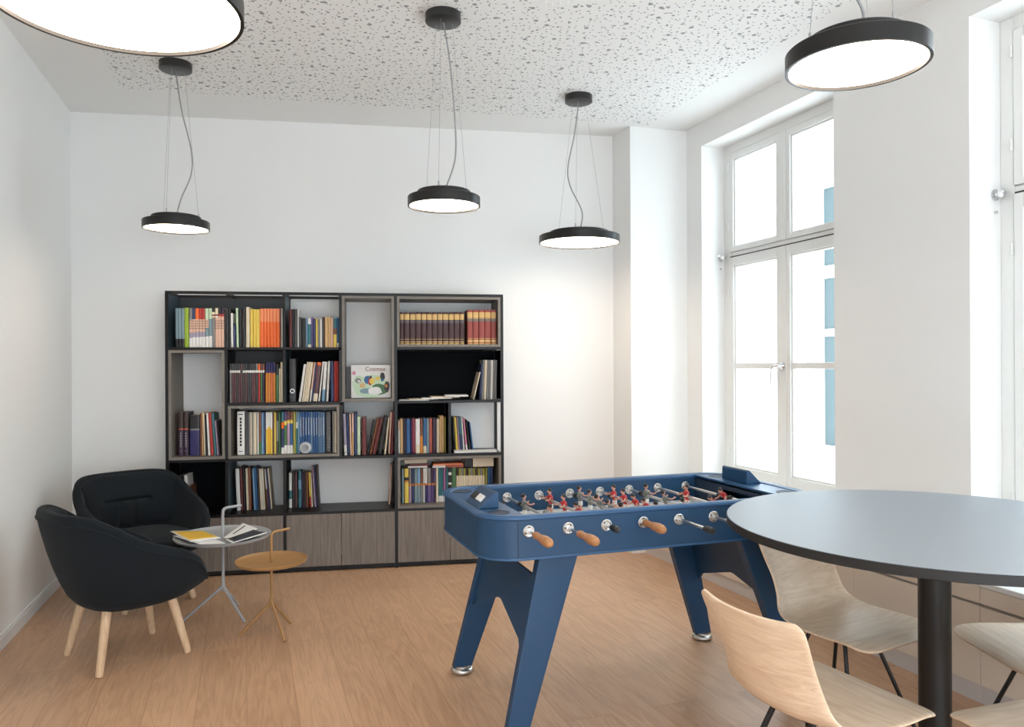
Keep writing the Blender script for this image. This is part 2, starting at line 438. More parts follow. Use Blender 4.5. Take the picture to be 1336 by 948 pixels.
# building across the street, seen through the panes
M_fac = mat('pale_render', srgb(238, 240, 240), .9)
M_fwin = mat('teal_window_glass', srgb(78, 90, 92), .6, spec=.1)
fb = thing('neighbour_building', 'pale building with tall teal windows across the street outside', 'building', (RW0.x, RW0.y, 0), RA)
FN = 8.0
A = MB(); wins = []
for k in range(11):
    sx = -7.87+k*2.9
    wins.append((sx, sx+1.15, -.32, 5.2))
sxs = sorted(set((w[0], w[1]) for w in wins)); prev = -30
for a, b in sxs:
    A.box(prev, a, FN, FN+.5, -8, 10); prev = b
    zz = -8
    for z0, z1 in ((-.32, 5.2),):
        A.box(a, b, FN, FN+.5, zz, z0); zz = z1
    A.box(a, b, FN, FN+.5, zz, 10)
A.box(prev, 32, FN, FN+.5, -8, 10)
obj('facade', A, M_fac, fb)
for a, b, z0, z1 in wins:
    Wf = MB(); 
    for q in ((a, a+.08, z0, z1), (b-.08, b, z0, z1), (a, b, z0, z0+.08), (a, b, z1-.08, z1), (a, b, z0+3.56, z0+3.82), ((a+b)/2-.04, (a+b)/2+.04, z0, z1), (a, b, z0+2.35, z0+2.5)):
        Wf.box(q[0], q[1], FN+.16, FN+.24, q[2], q[3])
    f = obj('window', Wf, M_frame, fb)
    obj('pane', MB().box(a, b, FN+.2, FN+.21, z0, z1), M_fwin, f)

# ventilation plate in the ceiling
t = thing('ceiling_vent', 'white embossed ventilation plate set flush in the perforated ceiling', 'vent', (.28, 3.70, HC-.003), math.radians(-22))
obj('plate', MB().box(-.2, .42, -.35, .2, -.004, .001), M_ceil, t, bevel=.002)
bp = MB()
for i in range(14):
    for j in range(12):
        cx, cy = -.165+i*.042+(j % 2)*.021, -.32+j*.043
        bp.add([(cx-.016, cy-.014, -.004), (cx+.016, cy-.014, -.004), (cx+.016, cy+.014, -.004), (cx-.016, cy+.014, -.004), (cx+.006, cy+.004, -.009)], [(0, 1, 4), (1, 2, 4), (2, 3, 4), (3, 0, 4)], 0)
obj('embossing', bp, M_ceil, t)

# ------------------------------------------------------------------ pendant lamps
M_lampb = mat('black_anodised_aluminium', srgb(44, 43, 43), .32, .6)
M_lampc = mat('black_lacquer', srgb(34, 34, 35), .35)
M_cable = mat('grey_cable', srgb(150, 150, 150), .5)
M_wire = mat('steel_wire', srgb(175, 175, 178), .4, .5)
M_diff = mat('glowing_diffuser', (1, .95, .9, 1), .5, emit=(1, .83, .66, 1), estr=LAMP)
def lamp(x, y, R, label, cable, wa=0, zb=2.283):
    t = thing('pendant_lamp', label, 'lamp', (x, y, zb), 0, 'disc pendant lamps')
    h = .05; H = HC-.002-zb
    ring = MB().lathe([(R, 0), (R, h-.003), (R-.003, h), (R-.014, h), (R-.014, h-.006), (R-.009, h-.006), (R-.009, 0)], 72, closed=True)
    obj('shade_ring', ring, M_lampb, t)
    obj('diffuser', MB().lathe([(0, .009), (R-.0095, .009), (R-.0095, .013), (0, .013)], 64), M_diff, t)
    obj('shade_top', MB().lathe([(R-.009, h-.006), (R*.74, h-.006), (R*.74, h+.026), (R*.72, h+.03), (0, h+.03)], 64), M_lampb, t)
    obj('canopy', MB().lathe([(0, H-.045), (.088, H-.045), (.093, H-.042), (.093, H), (0, H)], 48), M_lampc, t)
    P = smoothpts([(0, 0, H-.04)]+[(cx, cy, h+.03+(H-.07-h)*f) for f, cx, cy in cable]+[(0, 0, h+.026)], 8)
    obj('power_cable', MB().tube(P, .0042, 8), M_cable, t)
    for k in range(3):
        a = wa+2*PI*k/3; W = MB()
        W.tube([(.05*math.cos(a), .05*math.sin(a), H-.044), (R*.66*math.cos(a), R*.66*math.sin(a), h+.05)], .0011, 5)
        W.tube([(R*.66*math.cos(a), R*.66*math.sin(a), h+.026), (R*.66*math.cos(a), R*.66*math.sin(a), h+.055)], .004, 8)
        obj('suspension_wire', W, M_wire, t)
    return t
lamp(-2.025, 4.633, .19, 'small black disc pendant hanging above the armchairs in the left corner', [(.72, .04, -.01), (.45, .1, -.02), (.28, .10, -.02), (.12, .03, 0)], .5)
lamp(-.351, 4.005, .189, 'small black disc pendant hanging in front of the bookcase, straight grey cable', [(.8, .03, 0), (.5, .055, 0), (.2, .06, 0)], .4)
lamp(.464, 5.234, .275, 'large black disc pendant hanging near the white pier at the back wall', [(.75, -.03, 0), (.5, -.075, 0), (.35, -.06, 0), (.15, .02, 0)], .3)
lamp(-.911, 1.78, .277, 'large black disc pendant nearest the camera, cut off by the top left corner', [(.7, .05, 0), (.3, -.05, 0)], .8)
lamp(.972, 2.153, .19, 'small black disc pendant hanging above the round grey table', [(.7, .03, .0), (.4, -.09, 0), (.2, -.03, 0), (.08, .02, 0)], .9)
SHELF_BOOKS = [
('A',0.05,1.588,[(0.054,0.0184,0.272,0,'bk.22/sl'),(0.074,0.018,0.272,0,'bk.22/sl'),(0.094,0.0189,0.273,0,'bk.22/sl'),(0.114,0.0273,0.276,0,'lg'),(0.145,0.0194,0.274,0,'w.24/lv.38/pe.7/sl.75/gy'),(0.165,0.0194,0.273,0,'w.26/lv.38/pe.72/nv'),(0.186,0.0221,0.273,0,'w.26/lv.4/pe.72/or'),(0.21,0.019,0.272,0,'w.27/lv.4/pe.72/rd'),(0.23,0.0182,0.272,0,'w.27/lv.4/pe.72/rd'),(0.25,0.0222,0.272,0,'w.28/sl.5/pe.72/pg'),(0.274,0.0213,0.273,0,'w.29/sl.6/sl.73/pg'),(0.296,0.0192,0.275,0,'gy.76/pe.8/br.84/cr.9/bk'),(0.317,0.0192,0.275,0,'pe.76/w.8/br.84/cr'),(0.337,0.0179,0.277,0,'pe.78/rd.84/bk'),(0.357,0.0183,0.277,0,'pe.78/rd.84/dp')]),
('B',0.05,1.588,[(0.379,0.0125,0.268,0,'bk'),(0.392,0.0108,0.269,0,'dg'),(0.406,0.0135,0.27,0,'bk'),(0.422,0.0146,0.24,-0.41,'w'),(0.439,0.0133,0.168,-0.6,'nv.9/bk'),(0.459,0.0146,0.276,-1,'pg'),(0.476,0.0162,0.272,0,'bk'),(0.494,0.0262,0.272,0,'bk'),(0.524,0.0226,0.284,0,'cr'),(0.551,0.019,0.269,0,'yl'),(0.572,0.0181,0.269,0,'yl'),(0.591,0.0236,0.268,0,'yl'),(0.617,0.0255,0.273,0,'or.35/o5.66/o2'),(0.644,0.02,0.274,0,'or.34/o5.66/o2'),(0.666,0.0173,0.274,0,'or.34/o5.66/o2'),(0.685,0.0219,0.274,0,'or.35/o5.66/o2'),(0.708,0.0201,0.274,0,'or.35/o5.66/o2'),(0.73,0.0202,0.274,0,'or.34/o5.66/o2'),(0.751,0.0101,0.274,0,'br'),(0.763,0.0083,0.275,0,'w')]),
('C',0.05,1.588,[(0.815,0.0203,0.272,0,'dr'),(0.837,0.0111,0.271,0,'bk'),(0.851,0.0231,0.273,0,'dg'),(0.875,0.0055,0.276,0,'w'),(0.883,0.0176,0.214,-0.46,'dg'),(0.903,0.0139,0.209,0,'bk'),(0.918,0.0139,0.209,0,'dg'),(0.933,0.0093,0.212,0,'lb'),(0.945,0.0214,0.207,0,'cr.1/tl.8/w'),(0.968,0.0112,0.214,0,'pu'),(0.982,0.0158,0.204,0,'nv'),(1,0.0121,0.204,0,'yl'),(1.013,0.0131,0.201,0,'gy'),(1.029,0.014,0.207,0,'w'),(1.045,0.0159,0.216,0,'dn'),(1.063,0.0225,0.217,0,'tn'),(1.087,0.0178,0.22,0,'tn'),(1.106,0.0141,0.208,0,'pe'),(1.123,0.0225,0.208,0,'yl.45/br.65/tl'),(1.147,0.0136,0.214,0,'w.15/bl')]),
('D',0.06,0.834,[(0.068,0.0314,0.307,0,'dp.6/or.62/dn'),(0.102,0.0307,0.306,0,'dp.6/or.62/dn'),(0.144,0.0624,0.285,0,'ny.62/gy.66/bk'),(0.212,0.0108,0.295,0,'br'),(0.225,0.0072,0.298,-0.27,'tn'),(0.238,0.008,0.296,-1.24,'cr'),(0.248,0.0103,0.284,-1.48,'bk'),(0.264,0.0135,0.296,-2.47,'w'),(0.283,0.0183,0.298,-3.37,'rd'),(0.304,0.0175,0.295,-3.73,'tl'),(0.325,0.0104,0.245,-4.4,'li'),(0.338,0.0088,0.238,-4.6,'bk')]),
('E',0.05,1.2,[(0.41,0.0133,0.274,0,'gy.77/w.83/dg'),(0.425,0.0133,0.273,0,'dm.77/w.83/dg'),(0.44,0.0133,0.273,0,'dm.77/w.83/dg'),(0.455,0.0133,0.273,0,'dg.77/w.83/dg'),(0.469,0.0133,0.273,0,'dm.77/w.83/dg'),(0.484,0.0134,0.273,0,'dm.77/bk.83/dm'),(0.499,0.0134,0.273,0,'dg.77/w.83/dg'),(0.514,0.0134,0.273,0,'dm.77/w.83/dg'),(0.529,0.0134,0.273,0,'dg.77/w.83/bk'),(0.544,0.0134,0.273,0,'dg.77/w.83/dg'),(0.559,0.0134,0.273,0,'dm.77/w.83/dg'),(0.573,0.0134,0.273,0,'dm.77/w.83/dg'),(0.588,0.0134,0.273,0,'dg.77/w.83/gy'),(0.603,0.0135,0.273,0,'rd.77/w.83/or'),(0.618,0.0135,0.273,0,'gn.77/w.83/dm'),(0.633,0.0135,0.273,0,'dp.77/w.83/br'),(0.653,0.0165,0.28,0,'og.74/ny'),(0.67,0.0158,0.282,0,'og.74/ny'),(0.687,0.0165,0.282,0,'o3.74/ny'),(0.705,0.0158,0.28,0,'og.74/ny'),(0.723,0.0203,0.268,0,'gn.72/bk'),(0.745,0.0083,0.238,0,'cr'),(0.756,0.0166,0.284,0,'cr')]),
('F',0.08,1.2,[(0.812,0.0431,0.308,0,'dg'),(0.875,0.0166,0.269,8,'w'),(0.898,0.0101,0.286,7.5,'cr'),(0.91,0.0116,0.286,7.5,'cr'),(0.923,0.0196,0.284,7.41,'cr'),(0.951,0.0102,0.283,6.8,'w.3/pe'),(0.964,0.0095,0.282,6.4,'nv'),(0.976,0.0292,0.282,6.3,'cr.2/dm.92/or'),(1.012,0.0102,0.287,6.3,'w'),(1.036,0.0206,0.285,4.1,'lb.3/w'),(1.068,0.014,0.29,3,'w'),(1.1,0.0217,0.289,0,'nv'),(1.124,0.014,0.289,0,'rd'),(1.139,0.014,0.289,0,'rd'),(1.154,0.0117,0.289,0,'dr')]),
('H',0.04,1.61,[(1.595,0.0255,0.233,0,'G'),(1.625,0.0379,0.233,0,'G'),(1.667,0.0377,0.233,0,'G'),(1.708,0.0378,0.234,0,'G'),(1.75,0.0354,0.234,0,'G'),(1.789,0.0374,0.234,0,'G'),(1.83,0.035,0.234,0,'G'),(1.869,0.0341,0.235,0,'G'),(1.907,0.0389,0.235,0,'G'),(1.95,0.0365,0.235,0,'G'),(1.99,0.0385,0.236,0,'G'),(2.033,0.0285,0.236,0,'G'),(2.088,0.0375,0.255,0,'R'),(2.129,0.0404,0.255,0,'R'),(2.174,0.0405,0.256,0,'R'),(2.218,0.0429,0.256,0,'R'),(2.265,0.0375,0.256,0,'R')]),
('I',0.08,1.2,[(2.133,0.0073,0.209,13.5,'cr'),(2.18,0.0116,0.262,3.09,'nv'),(2.195,0.0151,0.294,2.52,'gy'),(2.213,0.0151,0.294,2.11,'cr'),(2.23,0.014,0.294,1.9,'gy'),(2.246,0.014,0.293,1.67,'gy'),(2.263,0.0147,0.293,1.24,'w'),(2.279,0.0147,0.293,1.14,'gy'),(2.295,0.0135,0.293,1.04,'gy')]),
('J',0.06,0.812,[(1.194,0.0198,0.297,-1.8,'w.25/lv'),(1.217,0.0151,0.297,-1.7,'nv'),(1.235,0.0119,0.296,-1,'pe'),(1.249,0.0117,0.3,0,'tn.55/pe'),(1.263,0.0209,0.306,0,'nv'),(1.287,0.0201,0.275,0,'pg'),(1.319,0.0302,0.27,0,'dr'),(1.353,0.0118,0.249,10,'bk'),(1.372,0.0141,0.266,12.2,'br'),(1.392,0.0228,0.263,11.9,'dr'),(1.432,0.0282,0.276,9.8,'bk'),(1.478,0.0113,0.266,6.22,'cr'),(1.507,0.0097,0.307,3.3,'pe'),(1.52,0.0211,0.309,2.84,'dr')]),
('K',0.05,0.834,[(0.46,0.0492,0.305,0,'W'),(0.512,0.0219,0.302,0,'dg'),(0.537,0.0096,0.298,0,'gy'),(0.548,0.0096,0.298,0,'cr'),(0.558,0.0096,0.298,0,'gy'),(0.569,0.0096,0.297,0,'cr'),(0.579,0.0104,0.297,0,'cr'),(0.595,0.0096,0.297,0,'w'),(0.607,0.0152,0.297,0,'gn.3/br'),(0.624,0.0144,0.294,0,'lb'),(0.639,0.0112,0.296,0,'nv'),(0.653,0.0144,0.296,0,'yl.6/w'),(0.668,0.0145,0.296,0,'y2.65/w'),(0.684,0.0137,0.296,0,'yl.6/w'),(0.7,0.0089,0.295,0,'dm'),(0.71,0.0129,0.296,0,'yl'),(0.725,0.0145,0.293,0,'dg.3/gy.8/bk'),(0.742,0.0097,0.299,0,'gn'),(0.758,0.0186,0.299,0,'w.15/nv.6/or.75/tl'),(0.778,0.0186,0.298,0,'w.2/gn.68/yl.78/pu'),(0.798,0.0194,0.298,0,'w.2/li.72/yl.8/dm'),(0.819,0.0179,0.298,0,'w.2/bl.72/yl.8/br'),(0.839,0.0187,0.297,0,'ol'),(0.86,0.0114,0.297,0,'tl.6/w.75/sl'),(0.874,0.009,0.297,0,'lb'),(0.885,0.0171,0.297,0,'V'),(0.903,0.0163,0.296,0,'V'),(0.921,0.0172,0.296,0,'V'),(0.939,0.018,0.296,0,'V'),(0.958,0.0172,0.296,0,'U'),(0.977,0.0164,0.295,0,'V'),(0.994,0.0172,0.295,0,'V'),(1.013,0.0131,0.295,0,'U'),(1.027,0.0123,0.292,0,'U'),(1.041,0.0189,0.292,0,'U'),(1.067,0.0346,0.296,0,'S'),(1.112,0.0141,0.296,0,'gy'),(1.127,0.0124,0.295,0,'cr')]),
('L',0.08,0.812,[(1.579,0.011,0.241,0,'w.7/pe'),(1.593,0.0199,0.255,0,'tn'),(1.615,0.0096,0.254,0,'dg'),(1.626,0.0103,0.252,0,'dp'),(1.638,0.0261,0.252,0,'bl'),(1.667,0.0117,0.25,0,'ny'),(1.68,0.0227,0.255,0,'mr'),(1.706,0.0304,0.251,0,'cr.25/w'),(1.739,0.0201,0.252,0,'og.5/br'),(1.762,0.0222,0.255,0,'cr.2/bl'),(1.786,0.0187,0.252,0,'sl'),(1.806,0.0222,0.255,0,'rb'),(1.831,0.0271,0.254,0,'dp'),(1.861,0.0167,0.248,0,'cr'),(1.88,0.016,0.269,0,'tn'),(1.897,0.0161,0.269,0,'tn'),(1.917,0.0105,0.258,0,'ol')]),
('M',0.12,0.812,[(1.992,0.0141,0.257,-3.4,'bk'),(2.008,0.0162,0.256,-3.7,'yl'),(2.027,0.0101,0.254,-3.3,'li'),(2.04,0.0196,0.256,-3.77,'nv.5/tl'),(2.063,0.0095,0.254,-4.1,'w'),(2.083,0.0115,0.248,-5.4,'w.2/pk'),(2.104,0.0121,0.236,-6.4,'bk'),(2.13,0.0101,0.217,-6.8,'bl')]),
('N',0.12,0.424,[(0.064,0.0113,0.256,-6.8,'gy'),(0.078,0.0113,0.263,-6.2,'gy'),(0.093,0.0113,0.259,-5.9,'bk'),(0.109,0.0208,0.269,-4.4,'w'),(0.137,0.0114,0.19,-4.9,'br')]),
('O',0.16,0.424,[(0.437,0.0255,0.3,-2,'w'),(0.467,0.0148,0.309,-1.8,'dr'),(0.485,0.0124,0.306,-1.7,'bk'),(0.503,0.0149,0.299,-1.4,'cr'),(0.52,0.0174,0.303,-1.3,'br'),(0.553,0.0132,0.298,-2.4,'lb'),(0.568,0.0133,0.306,-2.2,'bl'),(0.584,0.0116,0.301,-2,'dn'),(0.6,0.0108,0.294,-2.4,'cr'),(0.612,0.0083,0.293,-2.4,'w'),(0.622,0.0091,0.296,-2.4,'cr'),(0.647,0.0075,0.291,-3.9,'br.5/w'),(0.656,0.0104,0.293,-3.9,'ny'),(0.672,0.0091,0.297,-4.83,'cr')]),
('P',0.19,0.424,[(0.793,0.0207,0.253,0,'w.25/tl.5/w'),(0.816,0.0183,0.262,0,'dn'),(0.836,0.0159,0.261,0,'dm'),(0.859,0.022,0.267,0,'tl.5/lb.75/tl'),(0.884,0.0135,0.257,0,'dp'),(0.899,0.0135,0.256,0,'dn'),(0.915,0.0135,0.256,0,'br'),(0.941,0.0105,0.255,-2,'rd.3/yl'),(0.954,0.0076,0.252,-2,'cr'),(0.975,0.0106,0.297,-3.7,'li'),(0.988,0.0076,0.297,-3.2,'nv'),(0.998,0.01,0.299,-2.7,'dn'),(1.508,0.0121,0.295,3.3,'pe'),(1.529,0.0109,0.308,2.4,'dn'),(1.5405,0.005,0.301,2.44,'bk')]),
('Q',0.09,0.446,[(1.604,0.0141,0.252,0,'sl'),(1.623,0.0307,0.252,0,'yl.6/og.66/bk.75/yl'),(1.657,0.0165,0.252,0,'li.5/og.56/gy'),(1.677,0.0154,0.252,0,'nv.5/og.56/nv'),(1.696,0.0213,0.252,0,'sl.5/og.56/sl'),(1.719,0.0202,0.252,0,'sl.5/og.56/lb'),(1.742,0.0166,0.252,0,'gy.5/og.56/br'),(1.762,0.0095,0.252,0,'w.5/og.56/w'),(1.773,0.0155,0.252,0,'ny.5/og.56/w'),(1.791,0.0262,0.252,0,'pu.5/og.56/gy'),(1.82,0.0155,0.252,0,'pu.5/og.56/dp'),(1.837,0.0143,0.252,0,'dp.5/og.56/pu'),(1.855,0.0155,0.252,0,'cr'),(1.873,0.0156,0.252,0,'w.18/tl'),(1.89,0.0156,0.252,0,'w.18/tl'),(1.909,0.0168,0.252,0,'w.18/mv'),(1.928,0.015,0.252,0,'w.18/tl'),(1.946,0.0241,0.252,0,'bk.3/w.35/bk.5/w.56/bk.78/w.86/bk'),(1.973,0.0289,0.252,0,'gn'),(2.006,0.0157,0.245,0,'cr.78/dn'),(2.024,0.0157,0.244,0,'cr.78/ol'),(2.041,0.0157,0.244,0,'cr.78/gy'),(2.059,0.0157,0.243,0,'cr.78/ol'),(2.077,0.0158,0.243,0,'cr.78/dn'),(2.095,0.0158,0.242,0,'cr.78/ol'),(2.112,0.0158,0.242,0,'cr.78/gy'),(2.13,0.0158,0.241,0,'cr.78/ol'),(2.148,0.0158,0.241,0,'cr.78/dn'),(2.166,0.0158,0.24,0,'cr.78/ol'),(2.183,0.0159,0.24,0,'cr.78/gy'),(2.201,0.0159,0.239,0,'cr.78/ol'),(2.223,0.0147,0.24,0,'ol'),(2.242,0.0184,0.245,0,'bl'),(2.262,0.0172,0.245,0,'nv')]),
]
# ------------------------------------------------------------------ bookcase
M_sh = mat('anthracite_shelf_laminate', srgb(18, 17, 18), .4, spec=.3)
M_shb = mat('black_back_panel', srgb(6, 8, 12), .7, spec=.1)
M_shn = mat('dark_petrol_panel', srgb(30, 38, 45), .5)
M_shs = mat('petrol_side_panel', srgb(56, 74, 84), .5)
M_box = wood_mat('taupe_oak_edge', srgb(110, 104, 96), srgb(120, 113, 105), grain=(6, 60, 60), bump=.02)
M_door = wood_mat('grey_oak_door', srgb(104, 95, 87), srgb(128, 119, 110), grain=(70, 70, 3.5), dist=.5, rough=.6)
SX, SY, SA = -2.376, 5.251, math.radians(10.0)
U = .388; T = .02; DEP = .335
def zk(k): return .026+U*k
def xk(k): return .01+U*k
shelf = thing('bookcase', 'large open grid bookcase, black frame, grey oak boxes and doors, against the back wall', 'bookcase', (SX, SY, 0), SA)
WT = 6*U+T
fr = MB()
def bx(m, *a): m.box(*a)
# horizontal boards (local x along front, y back, z up)
def board(x0, x1, k, nm='shelf_board', m=None):
    obj(nm, MB().box(x0, x1, .001, DEP, zk(k)-.008, zk(k)+.01), m or M_sh, shelf, bevel=.001)
E_ = .01
board(xk(0)+E_, xk(6)-E_, 0, 'bottom_board'); board(xk(0)+E_, xk(6)-E_, 1)
board(xk(0)+E_, xk(4)-E_, 2); board(xk(4)+E_, xk(6)-E_, 2)
board(xk(1)+E_, xk(3)-E_, 3); board(xk(4)+E_, xk(6)-E_, 3)
board(xk(0)+E_, xk(3)-E_, 4); board(xk(4)+E_, xk(6)-E_, 4)
# top: open rails
tp = MB()
for y in (0, DEP-.02): tp.box(0, WT, y, y+.02, zk(5)-.01, zk(5)+.01)
for k in range(7): tp.box(xk(k)-.01, xk(k)+.01, .02, DEP-.02, zk(5)-.009, zk(5)+.009)
obj('top_rail', tp, M_sh, shelf)
# posts front and back
for k, (z0) in ((0, 0), (4, 0), (6, 0)):
    obj('post', MB().box(xk(k)-.0105, xk(k)+.0105, -.001, .02, z0, zk(5)-.01), M_sh, shelf)
    obj('post', MB().box(xk(k)-.0105, xk(k)+.0105, DEP-.02, DEP, z0, zk(5)-.01), M_sh, shelf)
def post(k, r0, r1): 
    obj('post', MB().box(xk(k)-.01, xk(k)+.01, 0, .02, zk(r0)+.01, zk(r1)-.01), M_sh, shelf)
    obj('post', MB().box(xk(k)-.01, xk(k)+.01, DEP-.02, DEP, zk(r0)+.01, zk(r1)-.01), M_sh, shelf)
post(1, 1, 2); post(1, 2, 4); post(2, 0, 1); post(2, 1, 2); post(2, 3, 4); post(2, 4, 5); post(3, 2, 3); post(3, 3, 4); post(3, 4, 5); post(5, 2, 3)
def side(k, r0, r1, m=None):
    obj('divider_panel', MB().box(xk(k)-.005, xk(k)+.005, .02, DEP-.02, zk(r0)+.01, zk(r1)-.01), m or M_sh, shelf)
side(0, 4, 5, M_shs); side(1, 3, 4, M_sh); side(1, 1, 2, M_shs); side(0, 1, 2, M_shb)
side(2, 4, 5, M_shs); side(2, 3, 4, M_shs); side(3, 3, 4, M_shb); side(2, 1, 2, M_shb); side(4, 1, 2, M_shb); side(3, 2, 3); side(4, 2, 3)
side(4, 3, 4, M_sh); side(5, 2, 3, M_shb); side(6, 3, 4, M_shb)
def back(a, b, r, m):
    obj('back_panel', MB().box(xk(a)+.01, xk(b)-.01, DEP-.018, DEP-.008, zk(r)+.01, zk(r+1)-.01), m, shelf)
back(0, 2, 4, M_shn); back(2, 3, 3, M_shb); back(1, 2, 3, mat('dark_grey_back_panel', srgb(66, 66, 66), .6)); back(4, 6, 3, M_shb); back(4, 5, 2, M_shb); back(0, 1, 1, M_shb)
# grey box inserts
def boxin(a, b, r0, r1, back=None):
    x0, x1, z0, z1 = xk(a)+.011, xk(b)-.011, zk(r0)+.0115, zk(r1)-.0095
    if r1 == 5: z1 = zk(r1)-.011
    m = MB(); w = .018; y0, y1 = -.004, DEP-.002
    m.box(x0, x1, y0, y1, z0, z0+w); m.box(x0, x1, y0, y1, z1-w, z1)
    m.box(x0, x0+w, y0, y1, z0+w, z1-w); m.box(x1-w, x1, y0, y1, z0+w, z1-w)
    o = obj('box_insert', m, M_box, shelf)
    return o
boxin(0, 1, 2, 4); boxin(3, 4, 3, 5); boxin(4, 6, 4, 5); boxin(1, 3, 2, 3); boxin(4, 6, 1, 2)
# doors
for k in range(6):
    x0 = xk(k)+(.011 if k in (0, 2, 4) else .0015); x1 = xk(k+1)-(.011 if k in (1, 3, 5) else .0015)
    obj('door', MB().box(x0, x1, .001, .019, zk(0)+.011, zk(1)-.009), M_door, shelf, bevel=.001)
obj('base_plinth', MB().box(0.012, WT-.012, .012, DEP-.01, .006, .017), M_sh, shelf)
for k in (0, 1, 2, 3, 4, 5, 6):
    obj('foot', MB().lathe([(0, 0), (.016, 0), (.016, .006), (0, .006)], 14, c=(min(max(xk(k), .03), WT-.03), .05, 0)), M_sh, shelf)

# ------------------------------------------------------------------ books
PAL = dict(bk=((26, 26, 28), 'black'), sl=((120, 142, 152), 'slate blue'), lg=((142, 168, 42), 'lime green'), w=((226, 224, 220), 'white'), lv=((160, 152, 172), 'lavender'),
 pe=((222, 182, 160), 'peach'), gy=((128, 126, 124), 'grey'), nv=((44, 58, 98), 'navy'), ny=((36, 32, 88), 'indigo'), **{'or': ((236, 106, 42), 'orange')}, o5=((240, 124, 62), 'orange'), o2=((240, 144, 96), 'pale orange'),
 rd=((176, 52, 44), 'red'), pg=((190, 212, 180), 'pale green'), dp=((56, 36, 60), 'dark plum'), br=((122, 74, 48), 'brown'), cr=((222, 208, 182), 'cream'), yl=((226, 196, 84), 'yellow'),
 dr=((98, 32, 32), 'dark red'), dg=((62, 62, 64), 'dark grey'), lb=((118, 158, 190), 'light blue'), tl=((52, 110, 118), 'teal'), pu=((92, 72, 122), 'purple'), dn=((54, 40, 36), 'dark brown'),
 tn=((206, 168, 118), 'tan'), bl=((44, 92, 142), 'blue'), dm=((96, 62, 66), 'dull maroon'), gn=((66, 108, 66), 'green'), og=((204, 128, 52), 'amber'), o3=((198, 104, 60), 'rust orange'),
 li=((168, 138, 162), 'lilac'), y2=((232, 172, 48), 'golden yellow'), ol=((150, 144, 62), 'olive'), mr=((128, 42, 60), 'maroon'), rb=((168, 84, 66), 'brick red'), pk=((206, 128, 150), 'pink'), mv=((148, 96, 138), 'mauve'),
 gd=((206, 168, 104), 'gold'), v1=((58, 24, 28), 'dark maroon'), v2=((142, 60, 52), 'red leather'), lbz=((86, 82, 92), 'label grey'), dgz=((110, 104, 96), 'label taupe'), ub=((36, 78, 128), 'deep blue'), ug=((84, 116, 148), 'steel blue'), sv=((190, 190, 192), 'silver'))
M_page = mat('book_pages', srgb(224, 216, 200), .9)
def pm(c): return mat('cover_'+PAL[c][1].replace(' ', '_'), srgb(*PAL[c][0]), .5)
SPEC = {'G': 'gd.035/v1.06/gd.09/v1.15/gd.165/v1.66/lbz.74/v1.76/gd.94/v1', 'R': 'gd.03/v2.06/gd.13/v2.16/gd.175/v2.66/dgz.74/gd.755/v2.765/gd.93/v2', 'W': 'w', 'V': 'ub', 'U': 'ug', 'S': 'bk'}
def parse(spec):
    spec = SPEC.get(spec, spec); out = []; z = 0
    for s in spec.split('/'):
        if '.' in s: c, f = s.split('.'); f = float('.'+f)
        else: c, f = s, 1.0
        out.append((c, z, f)); z = f
    return out
